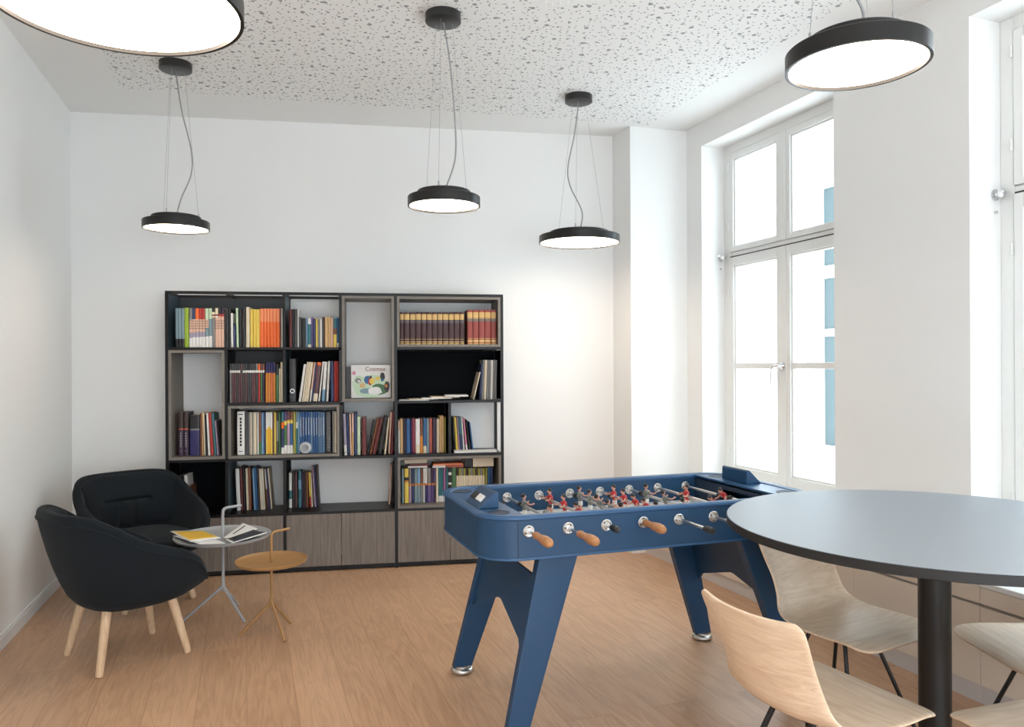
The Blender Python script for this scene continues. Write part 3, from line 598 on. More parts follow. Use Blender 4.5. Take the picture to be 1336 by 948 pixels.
def book_mesh(w, h, d, spec):
    segs = parse(spec); cols = []
    for c, _, _ in segs:
        if c not in cols: cols.append(c)
    main = max(segs, key=lambda s: s[2]-s[1])[0]
    mats = [pm(c) for c in cols]; base = cols.index(main); pg = len(mats); mats.append(M_page)
    m = MB(); b = min(.0022, w*.22); rr = min(.004, w*.3)
    # spine built of bands, slightly rounded
    prof = [(0, rr), (w*.2, rr*.25), (w*.5, 0), (w*.8, rr*.25), (w, rr)]
    for c, f0, f1 in segs:
        mi = cols.index(c); vs = []; n = len(prof)
        for z in (f0*h, f1*h):
            vs += [(x, y, z) for x, y in prof]
        vs += [(x, y+b, f0*h) for x, y in prof]+[(x, y+b, f1*h) for x, y in prof]
        fs = [(i, i+1, n+i+1, n+i) for i in range(n-1)]+[(2*n+i, 3*n+i, 3*n+i+1, 2*n+i+1) for i in range(n-1)]
        if f0 == 0: fs += [(i, 2*n+i, 2*n+i+1, i+1) for i in range(n-1)]
        if f1 > .999: fs += [(n+i, n+i+1, 3*n+i+1, 3*n+i) for i in range(n-1)]
        m.add(vs, fs, mi, False)
        m.box(0, b, rr, d if False else rr+.012, f0*h, f1*h, mi); m.box(w-b, w, rr, rr+.012, f0*h, f1*h, mi)
    m.box(0, b, rr+.012, d, 0, h, base); m.box(w-b, w, rr+.012, d, 0, h, base)
    e = min(.004, h*.03)
    m.box(b, w-b, rr+b, d-.003, e*.6, h-e, pg)
    if spec == 'W':
        mats.append(pm('bk')); k = len(mats)-1
        for q in range(9): m.box(w*.36, w*.62, -.0006, .0006, h*(.2+q*.075), h*(.2+q*.075+.055), k)
        m.box(w*.2, w*.75, -.0006, .0006, h*.07, h*.085, k); m.box(w*.15, w*.8, -.0006, .0006, h*.92, h*.94, k)
    if spec in 'VU':
        mats.append(pm('sv')); k = len(mats)-1; r = random.Random(int(w*1e5))
        top = .86; L = .4+r.random()*.06; z = top-L
        while z < top: m.box(w*.32, w*.62, -.0006, .0006, h*z, h*(z+.02), k); z += .028
    if spec == 'S':
        mats.append(pm('sv')); k = len(mats)-1
        for q in range(24): m.tube([(w*.12, -.001, h*(.04+q*.0395)), (w*.5, -.004, h*(.046+q*.0395)), (w*.88, -.001, h*(.04+q*.0395))], .0016, 5, k)
    if 'pe.7' in spec:
        mats.append(pm('dn')); k = len(mats)-1
        for q in range(4):
            for e in (.12, .55): m.box(w*e, w*(e+.22), -.0006, .0006, h*(.47+q*.062), h*(.47+q*.062+.03), k)
    if spec.startswith('dp.6/or'):
        mats.append(pm('gy')); k = len(mats)-1
        for q in range(6): m.box(w*.35, w*.68, -.0006, .0006, h*(.2+q*.058), h*(.2+q*.058+.042), k)
        m.box(w*.38, w*.62, -.0006, .0006, h*.1, h*.125, k)
    return m, mats
def bookloc(s, d, z): return (SX+math.cos(SA)*s-math.sin(SA)*d, SY+math.sin(SA)*s+math.cos(SA)*d, z)
CELLN = {'A': ('the top left compartment', 'left half of the top shelf'), 'B': ('the second compartment of the top row', ''), 'C': ('the third compartment of the top row', ''), 'D': ('the tall grey box at the left', ''),
 'E': ('the row of journals below the orange books', ''), 'F': ('the compartment beside the black ring binder', ''), 'H': ('the top right grey box', ''), 'I': ('the wide black compartment at right', ''),
 'J': ('the compartment below the picture book', ''), 'K': ('the wide grey box mid left', ''), 'L': ('the compartment below the loose papers', ''), 'M': ('the bright compartment at the right edge', ''),
 'N': ('the black compartment behind the armchair', ''), 'O': ('the compartment above the grey side table', ''), 'P': ('the wide compartment above the ochre side table', ''), 'Q': ('the lower right grey box', '')}
ORD = ['first', 'second', 'third', 'fourth', 'fifth', 'sixth', 'seventh', 'eighth', 'ninth', 'tenth', 'eleventh', 'twelfth', 'thirteenth', 'fourteenth', 'fifteenth', 'sixteenth', 'seventeenth', 'eighteenth', 'nineteenth', 'twentieth']
ORD += ['twenty-'+o for o in ORD[:9]]+['thirtieth']+['thirty-'+o for o in ORD[:9]]+['fortieth']+['forty-'+o for o in ORD[:5]]
def put_book(cellk, ins, z, i, rec, n):
    s, w, h, lean, spec = rec
    depth = min({'A': .2, 'K': .21, 'H': .2, 'I': .2}.get(cellk, .17), DEP-.025-ins)
    m, mats = book_mesh(w, h, depth, spec)
    ring = (cellk == 'F' and i == 0)
    nm = 'ring_binder' if ring else ('spiral_bound_book' if spec == 'S' else 'book')
    a = math.radians(lean)
    if lean > 0: m.transform(Matrix.Translation((-w, 0, 0))); off = w
    else: off = 0
    o = obj(nm, m, mats)
    R = Matrix.Rotation(SA, 4, 'Z') @ Matrix.Rotation(a, 4, 'Y')
    o.rotation_euler = R.to_euler(); o.location = bookloc(s+off, ins, z+.0004)
    segs = parse(spec); main = PAL[max(segs, key=lambda q: q[2]-q[1])[0]][1]
    kind = 'volume' if spec in 'GR' else ('binder' if ring else ('thin book' if w < .014 else ('thick book' if w > .03 else 'book')))
    if ring: main = 'black upright ring'
    if spec in 'GR': main = {'G': 'gilt dark maroon', 'R': 'gilt bright red'}[spec]
    lean_t = ' leaning' if abs(lean) > 4 else ''
    lab = '%s%s %s, %s from left in %s' % (main, lean_t, kind, ORD[i], CELLN[cellk][0])
    tag(o, lab, 'binder' if ring else 'book', 'books in '+CELLN[cellk][0])
    if ring:
        Rg = MB().lathe([(.012, -.0), (.016, -.0), (.016, .002), (.012, .002)], 20, closed=True, M=Matrix.Translation((w/2, -.0005, h*.25)) @ Matrix.Rotation(PI/2, 4, 'X'))
        g = obj('finger_ring', Rg, M_chrome, o)
for cellk, ins, z, rows in SHELF_BOOKS:
    for i, rec in enumerate(rows): put_book(cellk, ins, z, i, rec, len(rows))
# things lying on or standing among the books
def flat(name, s0, s1, d0, d1, z0, z1, m, label, cat, rz=0, group=None, pages=True):
    w, d, h = s1-s0, d1-d0, z1-z0; b = min(.0015, h*.2); q = MB(); ms = [m, M_page]
    q.box(0, w, 0, d, 0, b); q.box(0, w, 0, d, h-b, h); q.box(0, w, 0, b, b, h-b); q.box(.003, w-.003, b, d-.003, b, h-b, 1)
    o = obj(name, q, ms, loc=bookloc(s0, d0, z0), rot=(0, 0, SA+rz)); tag(o, label, cat, group); return o
zq = zk(1)+.032
flat('book', 1.650, 1.790, .095, .25, .703, .7165, pm('w'), 'white booklet lying flat on the books, far left of the lower right grey box', 'book')
flat('book', 1.66, 1.80, .085, .25, .7172, .735, pm('dr'), 'dark red book lying flat on top of upright books, lower right grey box', 'book')
flat('book', 1.625, 1.79, .10, .26, .7358, .762, pm('cr'), 'thick cream book lying flat, topmost at left in the lower right grey box', 'book')
flat('book', 1.83, 1.925, .09, .24, .700, .716, pm('w'), 'small white book lying flat above the teal spines in lower right grey box', 'book')
flat('book', 1.93, 2.06, .09, .25, .700, .7155, pm('rb'), 'brick red book lying flat over the green spine in lower right grey box', 'book')
flat('book', 1.835, 2.055, .095, .25, .7168, .728, pm('o2'), 'pale orange book lying flat on a white and a red one', 'book')
flat('book', 2.07, 2.122, .09, .24, .700, .768, pm('bk'), 'small black box file standing on the cream spines, lower right grey box', 'book')
flat('paper_stack', 2.13, 2.285, .09, .25, .6995, .768, pm('cr'), 'tall cream stack of paper lying on cream spines, lower right grey box', 'paper')
zp = zk(3)+.0104
ps = [(1.585, 1.80, .03, -.05, .004), (1.66, 1.87, .05, .06, .005), (1.75, 1.97, .04, -.03, .006), (1.82, 2.03, .06, .03, .008), (1.92, 2.09, .035, -.04, .010)]
zz = zp
for i, (a, b, d0, rz, hh) in enumerate(ps):
    flat('paper_sheaf', a, b, d0+.012*i*0, d0+.2, zz, zz+hh, pm('w' if i % 2 == 0 else 'cr'), '%s sheaf of papers, %s from left, lying in the wide black compartment' % (('white', 'cream')[i % 2], ORD[i]), 'papers', rz, 'loose papers in the wide black compartment'); zz += hh+.0006
zn = zk(2)+.0104
nb = flat('spiral_notebook', 1.985, 2.30, .03, .115, zn, zn+.014, pm('w'), 'white spiral notebook lying flat at the right edge of the bookcase', 'notebook')
sp = MB()
for k in range(30): sp.tube([(.006+k*.0104, .003, .012), (.006+k*.0104, -.004, .017), (.006+k*.0104, .004, .02), (.006+k*.0104, .01, .013)], .001, 5)
obj('spiral_wire', sp, M_chrome, nb)
# silver disc leaning on the blue books
dd = MB().lathe([(0, 0), (.034, 0), (.038, .001), (.041, .003), (.041, .005), (.036, .007), (0, .007)], 40)
dd.lathe([(.02, .007), (.023, .0085), (.026, .007)], 30)
o = obj('disc_plaque', dd, mat('brushed_silver', (.42, .43, .45, 1), .5, .3), loc=bookloc(.926, .035, zk(2)+.032+.0412), rot=(PI/2-.12, 0, SA)); tag(o, 'round silver plaque leaning on the deep blue books in the wide grey box', 'plaque')
# picture book facing out
pb = thing('picture_book', 'pale green and white picture book facing out in the tall upper grey box', 'book', bookloc(1.244, .10, zk(3)+.0325), SA)
w_, h_ = .282, .238
PBm = MB().box(0, w_, 0, .003, 0, h_, 0).box(0, w_, .009, .012, 0, h_, 0).box(0, .003, .003, .009, 0, h_, 0).box(.003, w_-.003, .003, .009, .003, h_-.003, 1)
obj('cover', PBm, [pm('w'), M_page], pb, rot=(-.06, 0, 0))
def blob(cx, cz, rx, rz_, c, n=14, seed=0, y=-.0007):
    r = random.Random(seed); P = []
    for i in range(n):
        a = 2*PI*i/n; k = 1+.18*(r.random()-.5); P.append((cx+rx*k*math.cos(a), cz+rz_*k*math.sin(a)))
    M = Matrix(((1, 0, 0, 0), (0, 0, -1, 0), (0, 1, 0, 0), (0, 0, 0, 1)))
    return MB().prism(P, 0, .0006, 0, M.copy() @ Matrix.Identity(4)), P
def art(items, nm):
    cols = []; m = MB()
    M = Matrix(((1, 0, 0, 0), (0, 0, -1, 0), (0, 1, 0, 0), (0, 0, 0, 1)))
    for k, (cx, cz, rx, rz_, c) in enumerate(items):
        if c not in cols: cols.append(c)
        r = random.Random(k*7+3); P = []
        for i in range(16):
            a = 2*PI*i/16; q = 1+.2*(r.random()-.5); P.append((min(max(cx+rx*q*math.cos(a), .001), w_-.001), min(max(cz+rz_*q*math.sin(a), .001), h_-.001)))
        m.prism(P, .0002*k/4, .0004+.0002*k/4, cols.index(c), M)
    return m, [pm(c) for c in cols]
a1, am = art([(.14, .085, .135, .082, 'pg'), (.06, .11, .05, .05, 'pg'), (.2, .06, .06, .04, 'gn'), (.11, .05, .05, .02, 'sl'), (.17, .05, .05, .03, 'w'), (.12, .13, .03, .03, 'bl'), (.135, .12, .015, .03, 'rd'), (.15, .12, .02, .022, 'yl'), (.14, .15, .008, .01, 'bk'),
              (.05, .125, .022, .02, 'gy'), (.055, .12, .009, .008, 'w'), (.08, .09, .02, .018, 'tn'), (.02, .18, .013, .014, 'pk'), (.225, .155, .017, .03, 'bk'), (.222, .13, .01, .013, 'bl'), (.255, .08, .02, .04, 'dn'), (.25, .085, .01, .012, 'og'), (.19, .14, .02, .012, 'yl')], 'a')
obj('cover_art', a1, am, pb, rot=(-.06, 0, 0), loc=(0, -.0003, 0))
def text(body, size, m, parent, loc, rot, ext=.0004):
    cu = bpy.data.curves.new('lettering', 'FONT'); cu.body = body; cu.size = size; cu.extrude = ext
    cu.materials.append(m); tmp = bpy.data.objects.new('tmp', cu); COL.objects.link(tmp)
    dg = bpy.context.evaluated_depsgraph_get(); me = bpy.data.meshes.new_from_object(tmp.evaluated_get(dg))
    bpy.data.objects.remove(tmp)
    o = bpy.data.objects.new('lettering', me); COL.objects.link(o); o.parent = parent; o.location = loc; o.rotation_euler = rot
    if not me.materials: me.materials.append(m)
    return o
text('Cosmax', .044, pm('br'), pb, (.10, -.0128, .195), (PI/2-.06, 0, 0))
b2 = flat('book', 1.207, 1.238, .12, .28, zk(3)+.0325, zk(3)+.0325+.226, pm('dg'), 'dark grey book standing left of the facing picture book', 'book')

# ------------------------------------------------------------------ armchairs
def fabric():
    m = mat('charcoal_wool_fabric', srgb(27, 32, 36), .95, bump=.5, bscale=420, vary=.3, vscale=300, spec=.15)
    m.node_tree.nodes['Principled BSDF'].inputs['Sheen Weight'].default_value = .04
    return m
M_fab = fabric()
M_legw = wood_mat('soaped_oak_leg', srgb(196, 164, 130), srgb(222, 194, 160), grain=(60, 60, 5), dist=.5, rough=.55)
def armchair(x, y, facing, label):
    """local +y = the way the chair faces"""
    t = thing('armchair', label, 'armchair', (x, y, 0), facing-PI/2, 'charcoal lounge armchairs')
    def hh(th):     # rim height, th=0 at the back
        a = abs(math.degrees(th))
        pts = [(0, .770), (34, .770), (45, .762), (57, .73), (69, .675), (82, .625), (98, .588), (114, .556), (128, .508), (139, .435), (150, .368), (180, .352)]
        for (a0, h0), (a1, h1) in zip(pts, pts[1:]):
            if a <= a1: u = (a-a0)/(a1-a0); u = u*u*(3-2*u) if False else u; return h0+(h1-h0)*u
    def rad(th, sc, yb, yf, xs, p=2.6):   # superellipse radius
        c, s = math.cos(th), math.sin(th); yy = yb if c > 0 else yf
        return sc*((abs(s)/xs)**p+(abs(c)/yy)**p)**(-1/p)
    N_ = 48; G = []
    for i in range(N_):
        th = -PI+2*PI*i/N_; h = hh(th); ca = math.cos(th)
        Rb = rad(th, 1, .265, .315, .305)
        lean = .16*max(0, ca)**1.2+.055
        k = (h-.36)/.41; R = rad(th, 1, .27+.115*max(k, 0), .365, .355+.02*k)
        d = Vector((math.sin(th), -ca, 0))
        th_ = .055 if h > .42 else .035
        def P(r, z): v = d*r; return (v.x, v.y, z)
        col = [P(.02, .268), P(.14, .27), P(Rb*.78, .283), P(Rb*.95, .315), P(Rb+(R-Rb)*.42, .30+(h-.30)*.36), P(Rb+(R-Rb)*.78, .30+(h-.30)*.7), P(R-.004, h-.035), P(R-.004, h-.012), P(R-.018, h+.004), P(R-th_+.016, h+.003), P(R-th_, h-.014), P(Rb+(R-Rb)*.72-th_, .34+(h-.34)*.6), P(Rb-.035, .345), P(Rb*.5, .335), P(.02, .335)]
        G.append(col)
    m = MB().grid(G, closeu=True)
    obj('shell', m, M_fab, t, sub=1)
    # piping on the outside just below the rim
    pp = []
    for i in range(60):
        th = math.radians(-136+272*i/59); h = hh(th); k = (h-.36)/.41; R = rad(th, 1, .27+.115*max(k, 0), .365, .355+.02*k)
        pp.append((math.sin(th)*(R-.007), -math.cos(th)*(R-.007), h-.043))
    obj('piping', MB().tube(pp, .006, 8), M_fab, t)
    # seat cushion
    C = []; 
    for i in range(40):
        a = 2*PI*i/40; c, s = math.cos(a), math.sin(a)
        r = ((abs(c)/.262)**3.2+(abs(s)/.285)**3.2)**(-1/3.2)
        def Q(f, z): return (c*r*f, s*r*f+.045, z)
        C.append([Q(.02, .345), Q(.85, .345), Q(.99, .36), Q(1.0, .385), Q(.97, .412), Q(.85, .428), Q(.45, .434), Q(.02, .436)])
    obj('seat_cushion', MB().grid(C, closeu=True), M_fab, t, sub=1)
    # quilted back cushion with a tuck across
    B = []; nu, nv = 30, 32
    for i in range(nu+1):
        th = math.radians(-58+116*i/nu); row = []
        for j in range(nv+1):
            v = j/nv; h = hh(th)-.012; z = .43+(h-.43)*v
            k = (h+.012-.36)/.41; Rr = rad(th, 1, .27+.115*max(k, 0), .365, .355+.02*k); Rb = rad(th, 1, .265, .315, .305)
            Rw = Rb+(Rr-Rb)*(.25+.72*v)
            puff = .062*math.sin(PI*min(1, max(0, v)))**.45*(math.sin(PI*i/nu)**.4 if 0 < i < nu else 0)
            tuck = .034*math.exp(-((v-.50)/.03)**2)*(1 if abs(math.degrees(th)) < 34 else 0)
            vs = .016*math.exp(-((abs(th)-.16-(.5-v)*.1)/.05)**2)*(1 if v < .5 else 0)
            r = Rw-.045-puff+tuck+vs
            row.append((math.sin(th)*r, -math.cos(th)*r, z))
        B.append(row)
    bm_ = MB().grid(B); obj('back_cushion', bm_, M_fab, t, sub=1, solid=.01)
    for sx in (-1, 1):
        for sy in (-1, 1):
            a = Vector((sx*.155, sy*.155, .285)); b = Vector((sx*.212, sy*.212, .002)); dv = b-a
            obj('leg', MB().tube([a, a+dv*.3, a+dv*.97, b], [.0225, .0215, .017, .0145], 18), M_legw, t)
    return t
A1 = armchair(-1.955, 3.885, math.radians(48), 'charcoal armchair in front, seen from behind and its right side')
A2 = armchair(-2.305, 4.79, math.radians(-40), 'charcoal armchair in the back corner, its tufted backrest facing the camera')

# ------------------------------------------------------------------ side tables
def side_table(name, x, y, R, zt, zh, feet, m, label, hd):
    t = thing(name, label, 'side table', (x, y, 0), 0)
    obj('tray', MB().lathe([(0, zt-.012), (R*.9, zt-.012), (R*.97, zt-.006), (R, zt+.008), (R-.003, zt+.0095), (R*.95, zt-.002), (R*.88, zt-.007), (0, zt-.007)], 64), m, t)
    c, s = hd; n = math.hypot(*hd); c, s = c/n, s/n
    P = [(0, 0, .17), (0, 0, zt), (0, 0, zh-.03), (c*.006, s*.006, zh-.009), (c*.028, s*.028, zh), (c*.06, s*.06, zh), (c*.12, s*.12, zh)]
    obj('stem_handle', MB().tube(smoothpts(P, 4), .0085 if R > .2 else .0075, 12), m, t)
    for fx, fy in feet:
        obj('leg', MB().tube(smoothpts([(0, 0, .185), (fx*.08, fy*.08, .165), (fx, fy, .006)], 5), .0078 if R > .2 else .0068, 10), m, t)
    obj('hub', MB().lathe([(0, .15), (.011, .152), (.013, .17), (.013, .19), (.009, .2), (0, .2)], 16), m, t)
    return t
M_dg = mat('dusty_grey_powder_coat', srgb(158, 160, 162), .42)
M_oc = mat('ochre_powder_coat', srgb(160, 120, 74), .42)
side_table('side_table', -1.685, 4.455, .268, .47, .63, [(-.2, -.086), (.165, -.117), (.015, .204)], M_dg, 'grey metal tray side table with a handle, between armchairs and the ochre table', (.09, .12))
side_table('side_table', -1.31, 4.157, .19, .40, .553, [(-.163, -.041), (.109, -.124), (.054, .164)], M_oc, 'small ochre tray side table with a bent handle, empty tray', (.09, .13))

# magazines on the grey table
def magazine(label, pts, z, cover, extra=None, h=.004):
    """pts: four corner points (world x,y[,dz]) in order"""
    cx = sum(p[0] for p in pts)/4; cy = sum(p[1] for p in pts)/4; G = []
    n = 8
    for i in range(n+1):
        row = []
        for j in range(n+1):
            u, v = i/n, j/n
            def L3(k): return ((1-u)*(1-v)*pts[0][k]+u*(1-v)*pts[1][k]+u*v*pts[2][k]+(1-u)*v*pts[3][k])
            row.append((L3(0)-cx, L3(1)-cy, L3(2)))
        G.append(row)
    o = obj('magazine', MB().grid(G), [pm('w')], loc=(cx, cy, z), solid=0); s = o.modifiers.new('t', 'SOLIDIFY'); s.thickness = h; s.offset = 1
    tag(o, label, 'magazine', 'magazines on the grey side table')
    if extra:
        for nm, u0, u1, v0, v1, m in extra:
            G2 = []
            for i in range(n+1):
                row = []
                for j in range(n+1):
                    u, v = u0+(u1-u0)*i/n, v0+(v1-v0)*j/n
                    def L3(k): return ((1-u)*(1-v)*pts[0][k]+u*(1-v)*pts[1][k]+u*v*pts[2][k]+(1-u)*v*pts[3][k])
                    row.append((L3(0)-cx, L3(1)-cy, L3(2)+h+.0004))
                G2.append(row)
            c = obj(nm, MB().grid(G2), m, o)
            s = c.modifiers.new('t', 'SOLIDIFY'); s.thickness = .0006; s.offset = 1
    return o
zt = .4645
M_ymag = mat('yellow_magazine_cover', srgb(226, 182, 66), .35)
M_photo = mat('dark_photo_cover', srgb(40, 46, 58), .3, vary=.9, vscale=26)
magazine('white magazine lying lowest on the grey side table, at the near left', [(-1.96, 4.42, .012), (-1.72, 4.21, .010), (-1.60, 4.26, .003), (-1.73, 4.40, .003)], zt+.002, None, h=.0045)
magazine('yellow covered magazine lying uppermost at left on the grey side table', [(-2.005, 4.49, .012), (-1.785, 4.245, .006), (-1.665, 4.365, .0), (-1.835, 4.535, .004)], zt+.0115, None, [('cover_picture', .07, .9, .04, .97, M_ymag), ('cover_motif', .4, .62, .35, .62, pm('w'))], h=.005)
magazine('white page with a line of dark lettering, back right on the grey table', [(-1.668, 4.41, .0), (-1.57, 4.36, .0), (-1.515, 4.55, .024), (-1.63, 4.63, .04)], zt+.002, None, [('text_line', .25, .33, .3, .9, pm('dg'))], h=.003)
magazine('dark photo covered magazine, rightmost on the grey side table', [(-1.625, 4.335, .0), (-1.555, 4.25, .0), (-1.425, 4.45, .014), (-1.53, 4.53, .014)], zt+.0085, None, [('cover_photo', .03, .93, .06, .97, M_photo)], h=.004)
# ------------------------------------------------------------------ foosball table
M_blue = mat('petrol_blue_powder_coat', srgb(20, 63, 98), .45)
M_bluel = mat('petrol_blue_rim', srgb(44, 84, 124), .36)
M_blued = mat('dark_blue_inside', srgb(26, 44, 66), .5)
M_field = mat('pale_playfield', srgb(240, 240, 238), .35)
M_line = mat('playfield_marking', srgb(120, 124, 130), .5)
M_hand = wood_mat('beech_handle', srgb(160, 108, 68), srgb(192, 138, 92), grain=(6, 60, 60), rough=.4)
M_rub = mat('black_rubber', srgb(38, 40, 40), .6)
M_skin = mat('figure_skin', srgb(206, 150, 128), .45)
M_hair = mat('figure_hair', srgb(34, 30, 30), .5)
M_redk = mat('red_kit', srgb(178, 34, 38), .45)
M_gryk = mat('grey_kit', srgb(116, 120, 116), .45)
M_wht = mat('white_kit', srgb(232, 230, 226), .45)
FL, FW = 1.54, .775
FA = math.atan2(.3454, .9385)-math.radians(1.2)
foos = thing('foosball_table', 'blue steel foosball table with red and grey players, splayed legs with chrome feet', 'foosball table', (-.10, 2.873, 0), FA)
RR = .15
outer = rrect(0, FL, 0, FW, RR, 8)
body = MB(); body.sweep(outer, [(0, .706), (0, .866), (-.028, .866), (-.028, .706)], smooth=True); 
body.prism(rrect(.02, FL-.02, .02, FW-.02, RR-.02, 8), .706, .722)
obj('cabinet', body, M_blue, foos)
obj('rim', MB().sweep(outer, [(.004, .860), (.009, .865), (.009, .873), (.004, .879), (-.018, .880), (-.030, .876), (-.033, .868), (-.030, .860)], smooth=True), M_bluel, foos)
obj('base_trim', MB().sweep(outer, [(-.002, .706), (.003, .707), (.004, .711), (.003, .715), (-.002, .716)], smooth=True), M_bluel, foos)
for s in (.128, FL-.128):
    for w in (-.0008, FW-.0012): obj('panel_joint', MB().box(s-.0012, s+.0012, w, w+.002, .717, .871), M_blued, foos)
obj('playfield', MB().box(.14, FL-.14, .03, FW-.03, .736, .746), M_field, foos)
ml = MB()
for s in (FL/2,): ml.box(s-.003, s+.003, .03, FW-.03, .746, .7466)
ml.lathe([(.09, .7458), (.09, .7466), (.096, .7466), (.096, .7458)], 40, c=(FL/2, FW/2, 0), closed=True)
for s in (.14, FL-.14-.2):
    for q in ((s, s+.2, .2, .205), (s, s+.2, FW-.205, FW-.2), (s+(.195 if s < .5 else 0), s+(.2 if s < .5 else .005), .2, FW-.2)): ml.box(q[0], q[1], q[2], q[3], .746, .7466)
obj('field_marking', ml, M_line, foos)
# end decks with cup holes, goal hoods and score counters
for e in (0, 1):
    X = (lambda s: s) if e == 0 else (lambda s: FL-s)
    r0 = .029; pl = []
    for p in rrect(r0, FL-r0, r0, FW-r0, RR-r0, 8):
        if p[0] < .155: pl.append(p)
    pl = sorted(pl, key=lambda p: 0)
    left = [p for p in rrect(r0, FL-r0, r0, FW-r0, RR-r0, 8) if p[0] <= RR+.001]
    poly = left+[(.165, r0), (.165, FW-r0)]
    poly = [(X(p[0]), p[1]) for p in poly]
    cups = [circle(X(.088), .118, .042, 24), circle(X(.088), FW-.118, .042, 24)]
    obj('end_deck', holed(poly, cups, .866, .874), M_bluel, foos)
    for w in (.118, FW-.118):
        obj('cup_holder', MB().lathe([(.042, .8745), (.0445, .8755), (.0445, .872), (.0415, .870), (.040, .80), (0, .80), (0, .797), (.043, .797), (.0425, .870)], 32, c=(X(.088), w, 0)), M_blued, foos)
    # inner end wall with goal mouth
    iw = MB(); x0, x1 = sorted((X(.155), X(.165)))
    iw.box(x0, x1, .03, .27, .746, .855); iw.box(x0, x1, FW-.27, FW-.03, .746, .855); iw.box(x0, x1, .27, FW-.27, .835, .855)
    obj('end_wall', iw, M_blued, foos)
    hd = MB(); w0, w1 = (.20, .405) if e == 0 else (FW-.405, FW-.20)
    pr = [(X(.03), .874), (X(.095), .938), (X(.108), .942), (X(.115), .936), (X(.116), .874)]
    n = len(pr); hd.add([(p[0], w0, p[1]) for p in pr]+[(p[0], w1, p[1]) for p in pr], [tuple(range(n)), tuple(range(n, 2*n))[::-1]]+[(i, (i+1) % n, (i+1) % n+n, i+n) for i in range(n)])
    h = obj('goal_hood', hd, M_blue, foos, bevel=.004)
    # counter slider across the sloping face
    ang = math.atan2(.064, .065); cx, cz = X(.0625), .906
    Mx = Matrix.Translation((cx, (w0+w1)/2, cz)) @ Matrix.Rotation(-ang if e == 0 else ang, 4, 'Y')
    sb = MB(); sb.box(-.015, .015, -.06, .0, .001, .009, 0, Mx); c1 = obj('score_counter', sb, M_wht, h)
    sb = MB(); sb.box(-.015, .015, .0, .07, .001, .010, 0, Mx); c1 = obj('score_counter', sb, M_rub, h)
# legs: tapered blades, joined in pairs by a notched end panel
for e in (0, 1):
    X = (lambda s: s) if e == 0 else (lambda s: FL-s)
    for side in (0, 1):
        Wt = (lambda w: w) if side == 0 else (lambda w: FW-w)
        m = MB()
        st0, st1, sb0, sb1 = .228, .392, .066, .156      # top and bottom extent along the table
        def ring(s0, s1, w0, w1, z): return [(X(s0), Wt(w0), z), (X(s1), Wt(w0), z), (X(s1), Wt(w1), z), (X(s0), Wt(w1), z)]
        a = ring(st0, st1, .035, .085, .706); b = ring(sb0, sb1, -.012, .026, .03)
        m.add(a+b, [(0, 1, 2, 3), (7, 6, 5, 4)]+[(i, (i+1) % 4, (i+1) % 4+4, i+4) for i in range(4)])
        lg = obj('leg', m, M_blue, foos, bevel=.004)
        ft = MB().lathe([(0, .002), (.044, .002), (.052, .007), (.054, .014), (.051, .022), (.044, .027), (.038, .028), (.038, .036), (0, .036)], 36, c=(X(.111), Wt(.007), 0))
        obj('foot', ft, M_steel, lg)
    # end panel in the plane of the legs' outer edges
    def sx(z): return .066+(.228-.066)*(z-.03)/(.676)+.012
    poly = [(.022, .30), (.055, .622), (.27, .625), (FW-.27, .625), (FW-.055, .622), (FW-.022, .30), (FW-.10, .375), (FW/2+.012, .452), (FW/2-.012, .452), (.10, .375)]
    vs = []
    for dx in (0, .012): vs += [(X(sx(z)+dx), w, z) for w, z in poly]
    n = len(poly); bmx = MB()
    quads = [(0, 1, 9), (1, 8, 9), (1, 2, 8), (2, 3, 7, 8), (3, 4, 7), (4, 6, 7), (4, 5, 6)]
    bmx.add(vs, [q for q in quads]+[tuple(i+n for i in q[::-1]) for q in quads]+[(i, i+n, (i+1) % n+n, (i+1) % n) for i in range(n)])
    obj('end_panel', bmx, M_blue, foos)
# rods and players
ZR = .818
def player(team):
    """one figure, rod through the chest, facing +x, height about 11 cm"""
    m = MB(); K = 1 if team == 'red' else 0
    # mats: 0 skin 1 hair 2 shirt 3 white
    m.lathe([(0, -.018), (.011, -.018), (.0135, -.008), (.0155, .006), (.0165, .016), (.012, .024), (.006, .028), (0, .028)], 14, mi=2, sx=.75)
    m.lathe([(0, .026), (.005, .026), (.005, .034), (0, .034)], 10, mi=0)
    m.sphere((0, 0, .043), .0105, 0, 12, 8, (1, .9, 1.12)); m.sphere((-.002, 0, .047), .0112, 1, 12, 8, (.95, .95, .95))
    m.sphere((.0105, 0, .043), .002, 0, 6, 4)
    m.lathe([(0, -.037), (.0125, -.037), (.0135, -.026), (.0125, -.017), (0, -.017)], 14, mi=3, sx=.8)
    for s in (-1, 1):
        m.tube([(0, s*.006, -.034), (.001, s*.0065, -.050), (0, s*.006, -.062)], [.0058, .005, .0045], 8, 0)
        m.add([(-.006, s*.006-.0045, -.067), (.012, s*.006-.0045, -.067), (.012, s*.006+.0045, -.067), (-.006, s*.006+.0045, -.067), (-.005, s*.006-.004, -.059), (.006, s*.006-.004, -.059), (.006, s*.006+.004, -.059), (-.005, s*.006+.004, -.059)],
              [(0, 3, 2, 1), (4, 5, 6, 7), (0, 1, 5, 4), (1, 2, 6, 5), (2, 3, 7, 6), (3, 0, 4, 7)], 2 if K else 3)
        m.tube([(0, s*.014, .019), (.007, s*.022, .014)], [.0052, .0048], 8, 2)
        m.tube([(.007, s*.022, .014), (.018, s*.029, .008), (.031, s*.033, .010)], [.004, .0035, .0032], 8, 0)
        m.sphere((.033, s*.033, .011), .0042, 0, 8, 5)
    me = m.mesh('player_figure', [M_skin, M_hair, M_redk if K else M_gryk, M_wht]); return me
PR, PG = player('red'), player('grey')
